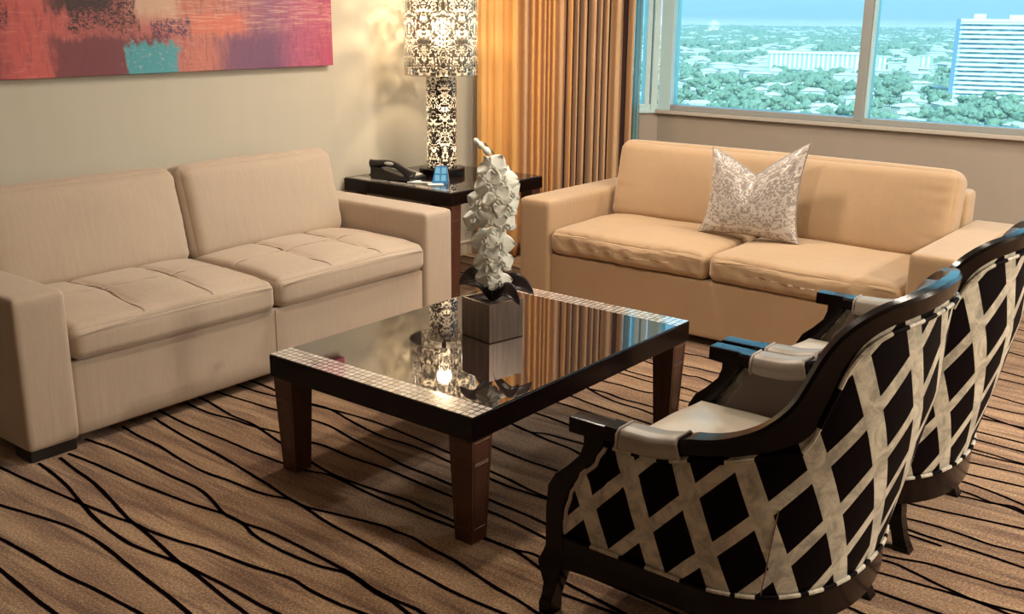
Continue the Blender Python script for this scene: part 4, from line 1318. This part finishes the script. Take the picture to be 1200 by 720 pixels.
for bb in ((40, 50, -5, 5, 59, 68), (-22, -14, -4, 4, 59, 62.5), (2, 12, -4, 4, 59, 62)): MB().box(*bb).build('roof_plant', cw_, tw, smooth=False)

# long white mid-rise
def m_mid():
    t = NT('midrise_facade'); co = t.coord(); s = t.sep(co)
    f = t.math('FRACT', t.math('DIVIDE', s[0], 5.2))
    c = t.mix(t.math('GREATER_THAN', f, .5), (.28, .38, .42), (.78, .76, .72))
    return t.done(t.pbsdf(color=c, rough=.7))
md = thing('midrise_building', (-482, 1170, GZ), math.radians(20), label='long low white building with vertical window bays seen through the left window pane', cat='building')
MB().box(-52, 50, -8, 8, 0, 17.5).build('facade', m_mid(), md, smooth=False)
MB().box(-53, 51, -9, 9, 17.5, 20).build('roof', cw_, md, smooth=False)
wht = simple('pale_stucco', (.48, .45, .41), .8); rf1 = simple('tile_roof', (.50, .42, .37), .8); rf2 = simple('white_roof', (.50, .47, .44), .8)
OB = []
for (px, py, w, h, d, lb) in ((1026, 84, 20, 16, 1100, 'pale office block just right of the window mullion'), (1068, 88, 12, 18, 1060, 'narrow pale building left of the second pale block beside the tower'),
                              (1082, 86, 16, 18, 1060, 'pale block nearest the left side of the tower'), (1048, 86, 14, 11, 1080, 'low pale block between office block and tower')):
    q = floor_pt(px, py, GZ)
    OB.append(q)
    b = thing('office_block', q, math.radians(18), label=lb, cat='building')
    MB().box(-w / 2, w / 2, -6, 6, 0, h).build('facade', m_mid() if w > 15 else wht, b, smooth=False)
    MB().box(-w / 2 - .5, w / 2 + .5, -6.5, 6.5, h, h + 1).build('roof', rf2, b, smooth=False)

# houses and trees
rnd = random.Random(11)
def sector(dmin, dmax, pw=1.0):
    az = math.radians(rnd.uniform(-48, -4)); d = (dmin ** pw + rnd.random() * (dmax ** pw - dmin ** pw)) ** (1 / pw)
    return d * math.sin(az), d * math.cos(az), d
OCC = set()
def occupy(x, y, r):
    for i in range(int((x - r) // 5), int((x + r) // 5) + 1):
        for j in range(int((y - r) // 5), int((y + r) // 5) + 1): OCC.add((i, j))
def clear(x, y, r=0):
    for i in range(int((x - r) // 5), int((x + r) // 5) + 1):
        for j in range(int((y - r) // 5), int((y + r) // 5) + 1):
            if (i, j) in OCC: return False
    if -250 < x < -125 and 820 < y < 885: return False
    if abs(x + 482) < 58 and abs(y - 1170) < 34: return False
    return True
def house(m, x, y, z, a, w, d, h, rh):
    ca, sa = math.cos(a), math.sin(a)
    P = lambda u, v, q: (x + u * ca - v * sa, y + u * sa + v * ca, z + q)
    V = [P(-w, -d, 0), P(w, -d, 0), P(w, d, 0), P(-w, d, 0), P(-w, -d, h), P(w, -d, h), P(w, d, h), P(-w, d, h)]
    m.add(V, [(0, 1, 5, 4), (1, 2, 6, 5), (2, 3, 7, 6), (3, 0, 4, 7)], 0)
    e = .6
    V = [P(-w - e, -d - e, h), P(w + e, -d - e, h), P(w + e, d + e, h), P(-w - e, d + e, h), P(-w * .6, 0, h + rh), P(w * .6, 0, h + rh)]
    m.add(V, [(0, 1, 5, 4), (1, 2, 5), (2, 3, 4, 5), (3, 0, 4), (3, 2, 1, 0)], 1)
for q in OB: occupy(q.x, q.y, 14)
ih = 0
HP = []
while ih < 60:
    x, y, d = sector(600, 1000)
    if not clear(x, y) or any((x - a) ** 2 + (y - b) ** 2 < 500 for a, b in HP): continue
    HP.append((x, y)); occupy(x, y, 11)
    h = thing('house', (x, y, GZ), rnd.uniform(0, PI), label='small pale house with hipped roof among the trees far below the window', cat='house', group='small houses among the trees below')
    w, dd, hh = rnd.uniform(6, 10), rnd.uniform(4, 6), rnd.uniform(3, 5)
    full = MB(); house(full, 0, 0, 0, 0, w, dd, hh, 2)
    a = MB(); a.v = full.v; a.uv = full.uv; a.f = full.f[:4]; a.m = full.m[:4]; a.build('wall', wht, h, smooth=False)
    b = MB(); b.v = full.v; b.uv = full.uv; b.f = full.f[4:]; b.m = full.m[4:]; b.build('roof', rf1 if ih % 2 else rf2, h, smooth=False)
    ih += 1
m = MB(); k = 0
while k < 1400:
    x, y, d = sector(1000, 5200, 1.3)
    if not clear(x, y): continue
    s = 1 + rnd.random() * .9
    house(m, x, y, GZ, rnd.uniform(0, PI), 8 * s, 5 * s, 4 * s, 2); k += 1; occupy(x, y, 5 * s)
o = m.build('distant_houses', [wht, rf2], smooth=False, recalc=False); tag(o, 'hazy carpet of tiny pale houses spreading to the horizon outside the window', 'houses', kind='stuff')

def m_tree():
    t = NT('tree_foliage'); co = t.pos()
    g = t.n('ShaderNodeNewGeometry'); 
    c = t.mix(t.noise(co, .045, 2), (.07, .11, .075), (.20, .25, .17))
    c = t.mix(t.ramp(t.noise(co, .6, 3, .7), [(.45, 0), (.65, .6)]), c, (.30, .33, .25))
    return t.done(t.pbsdf(color=c, rough=.9, spec=.1))
M['tree'] = m_tree()
M['trunk'] = simple('tree_trunk', (.10, .07, .05), .9)
bm = bmesh.new(); bmesh.ops.create_icosphere(bm, subdivisions=2, radius=1)
ICO_V = np.array([v.co[:] for v in bm.verts]); ICO_F = np.array([[v.index for v in f.verts] for f in bm.faces]); bm.free()
bm = bmesh.new(); bmesh.ops.create_icosphere(bm, subdivisions=1, radius=1)
IC1_V = np.array([v.co[:] for v in bm.verts]); IC1_F = np.array([[v.index for v in f.verts] for f in bm.faces]); bm.free()
nrs = np.random.RandomState(2)
def crown(seed):
    r = np.random.RandomState(seed); V = []; F = []; n = 0
    for k in range(7):
        c = r.uniform(-1, 1, 3) * (.55, .55, .35); s = r.uniform(.45, .7)
        v = ICO_V * s * (1 + .18 * r.randn(len(ICO_V), 1)) + c
        V.append(v); F.append(ICO_F + n); n += len(v)
    return np.vstack(V), np.vstack(F)
crowns = []
for k in range(4):
    V, F = crown(k + 5)
    me = bpy.data.meshes.new('tree_crown'); me.from_pydata(V.tolist(), [], F.tolist()); me.materials.append(M['tree']); crowns.append(me)
tk = MB(); tk.tube([(0, 0, 0), (0, 0, 1)], .06, 8, radii=[.08, .05]); tko = tk.build('trunk', M['trunk']); tkm = tko.data
bpy.data.objects.remove(tko)
TP = []; k = 0
while k < 280:
    x, y, d = sector(590, 960)
    if not clear(x, y, 6): continue
    t_ = thing('tree', (x, y, GZ), rnd.uniform(0, 6), label='leafy green tree far below the window among the houses', cat='tree', group='nearest trees below the window')
    s = rnd.uniform(2.8, 5.2); occupy(x, y, s * 1.3)
    c = bpy.data.objects.new('crown', crowns[k % 4]); COL.objects.link(c); c.parent = t_; c.location = (0, 0, s * 1.15); c.scale = (s, s, s * .8)
    u = bpy.data.objects.new('trunk', tkm); COL.objects.link(u); u.parent = t_; u.scale = (s, s, s * 1.0)
    k += 1
V = []; F = []; n = 0; k = 0
while k < 24000:
    x, y, d = sector(600, 5000, 1.1)
    s = rnd.uniform(2.2, 5.2) * (1 if d < 2000 else 1.5)
    if not clear(x, y, s * (.45 if d < 1300 else .2)): continue
    v = IC1_V * s * (1 + .2 * nrs.randn(len(IC1_V), 1)) * (1, 1, .8) + (x, y, GZ + s * .6)
    V.append(v); F.append(IC1_F + n); n += len(v); k += 1
me = bpy.data.meshes.new('tree_canopy'); V = np.vstack(V); F = np.vstack(F)
me.vertices.add(len(V)); me.vertices.foreach_set('co', V.astype(np.float32).ravel())
me.loops.add(F.size); me.loops.foreach_set('vertex_index', F.astype(np.int32).ravel())
me.polygons.add(len(F)); me.polygons.foreach_set('loop_start', (np.arange(len(F)) * 3).astype(np.int32))
me.update(calc_edges=True); me.validate(); me.materials.append(M['tree'])
o = bpy.data.objects.new('tree_canopy', me); COL.objects.link(o)
tag(o, 'endless green tree canopy of the suburbs stretching to the horizon outside the window', 'trees', kind='stuff')

def m_haze():
    t = NT('valley_haze'); v = t.n('ShaderNodeVolumeScatter')
    v.inputs['Color'].default_value = (.84, 1, .95, 1); v.inputs['Density'].default_value = 1.9e-4; v.inputs['Anisotropy'].default_value = .3
    t.l(v.outputs[0], t.out.inputs[1]); return t.mat
o = MB().box(-16000, 9000, 160, 22000, GZ + .5, GZ + 500).build('haze', m_haze(), smooth=False); tag(o, kind='structure')
# ------------------------------------------------------------------ sky and sun
w = bpy.data.worlds.new('sky'); sc.world = w; w.use_nodes = True
nt = w.node_tree; nt.nodes.clear()
out = nt.nodes.new('ShaderNodeOutputWorld'); bg = nt.nodes.new('ShaderNodeBackground')
tcn = nt.nodes.new('ShaderNodeTexCoord'); sp = nt.nodes.new('ShaderNodeSeparateXYZ'); rp = nt.nodes.new('ShaderNodeValToRGB')
nt.links.new(tcn.outputs['Generated'], sp.inputs[0]); nt.links.new(sp.outputs[2], rp.inputs[0]); nt.links.new(rp.outputs[0], bg.inputs[0]); nt.links.new(bg.outputs[0], out.inputs[0])
cr = rp.color_ramp
cr.elements[0].position = 0; cr.elements[0].color = (.42, .76, .78, 1)
cr.elements[1].position = .5; cr.elements[1].color = (.30, .52, .80, 1)
e = cr.elements.new(.08); e.color = (.42, .72, .84, 1)
bg.inputs[1].default_value = 2.4
SKY = bg
su = bpy.data.lights.new('sun', 'SUN'); su.energy = 11; su.color = (1, .96, .90); su.angle = .01
so_ = bpy.data.objects.new('sun', su); COL.objects.link(so_)
so_.rotation_euler = Vector((-.55, .62, -.75)).to_track_quat('-Z', 'Y').to_euler()

vs = sc.view_settings
sc.display_settings.display_device = 'sRGB'
vs.view_transform = 'Standard'; vs.look = 'None'; vs.exposure = 0.0; vs.gamma = 1; vs.use_curve_mapping = False
sc.cycles.max_bounces = 8; sc.cycles.diffuse_bounces = 4; sc.cycles.glossy_bounces = 4; sc.cycles.transparent_max_bounces = 12
sc.cycles.caustics_reflective = False; sc.cycles.caustics_refractive = False
sc.cycles.sample_clamp_indirect = 6
sc.cycles.volume_bounces = 0
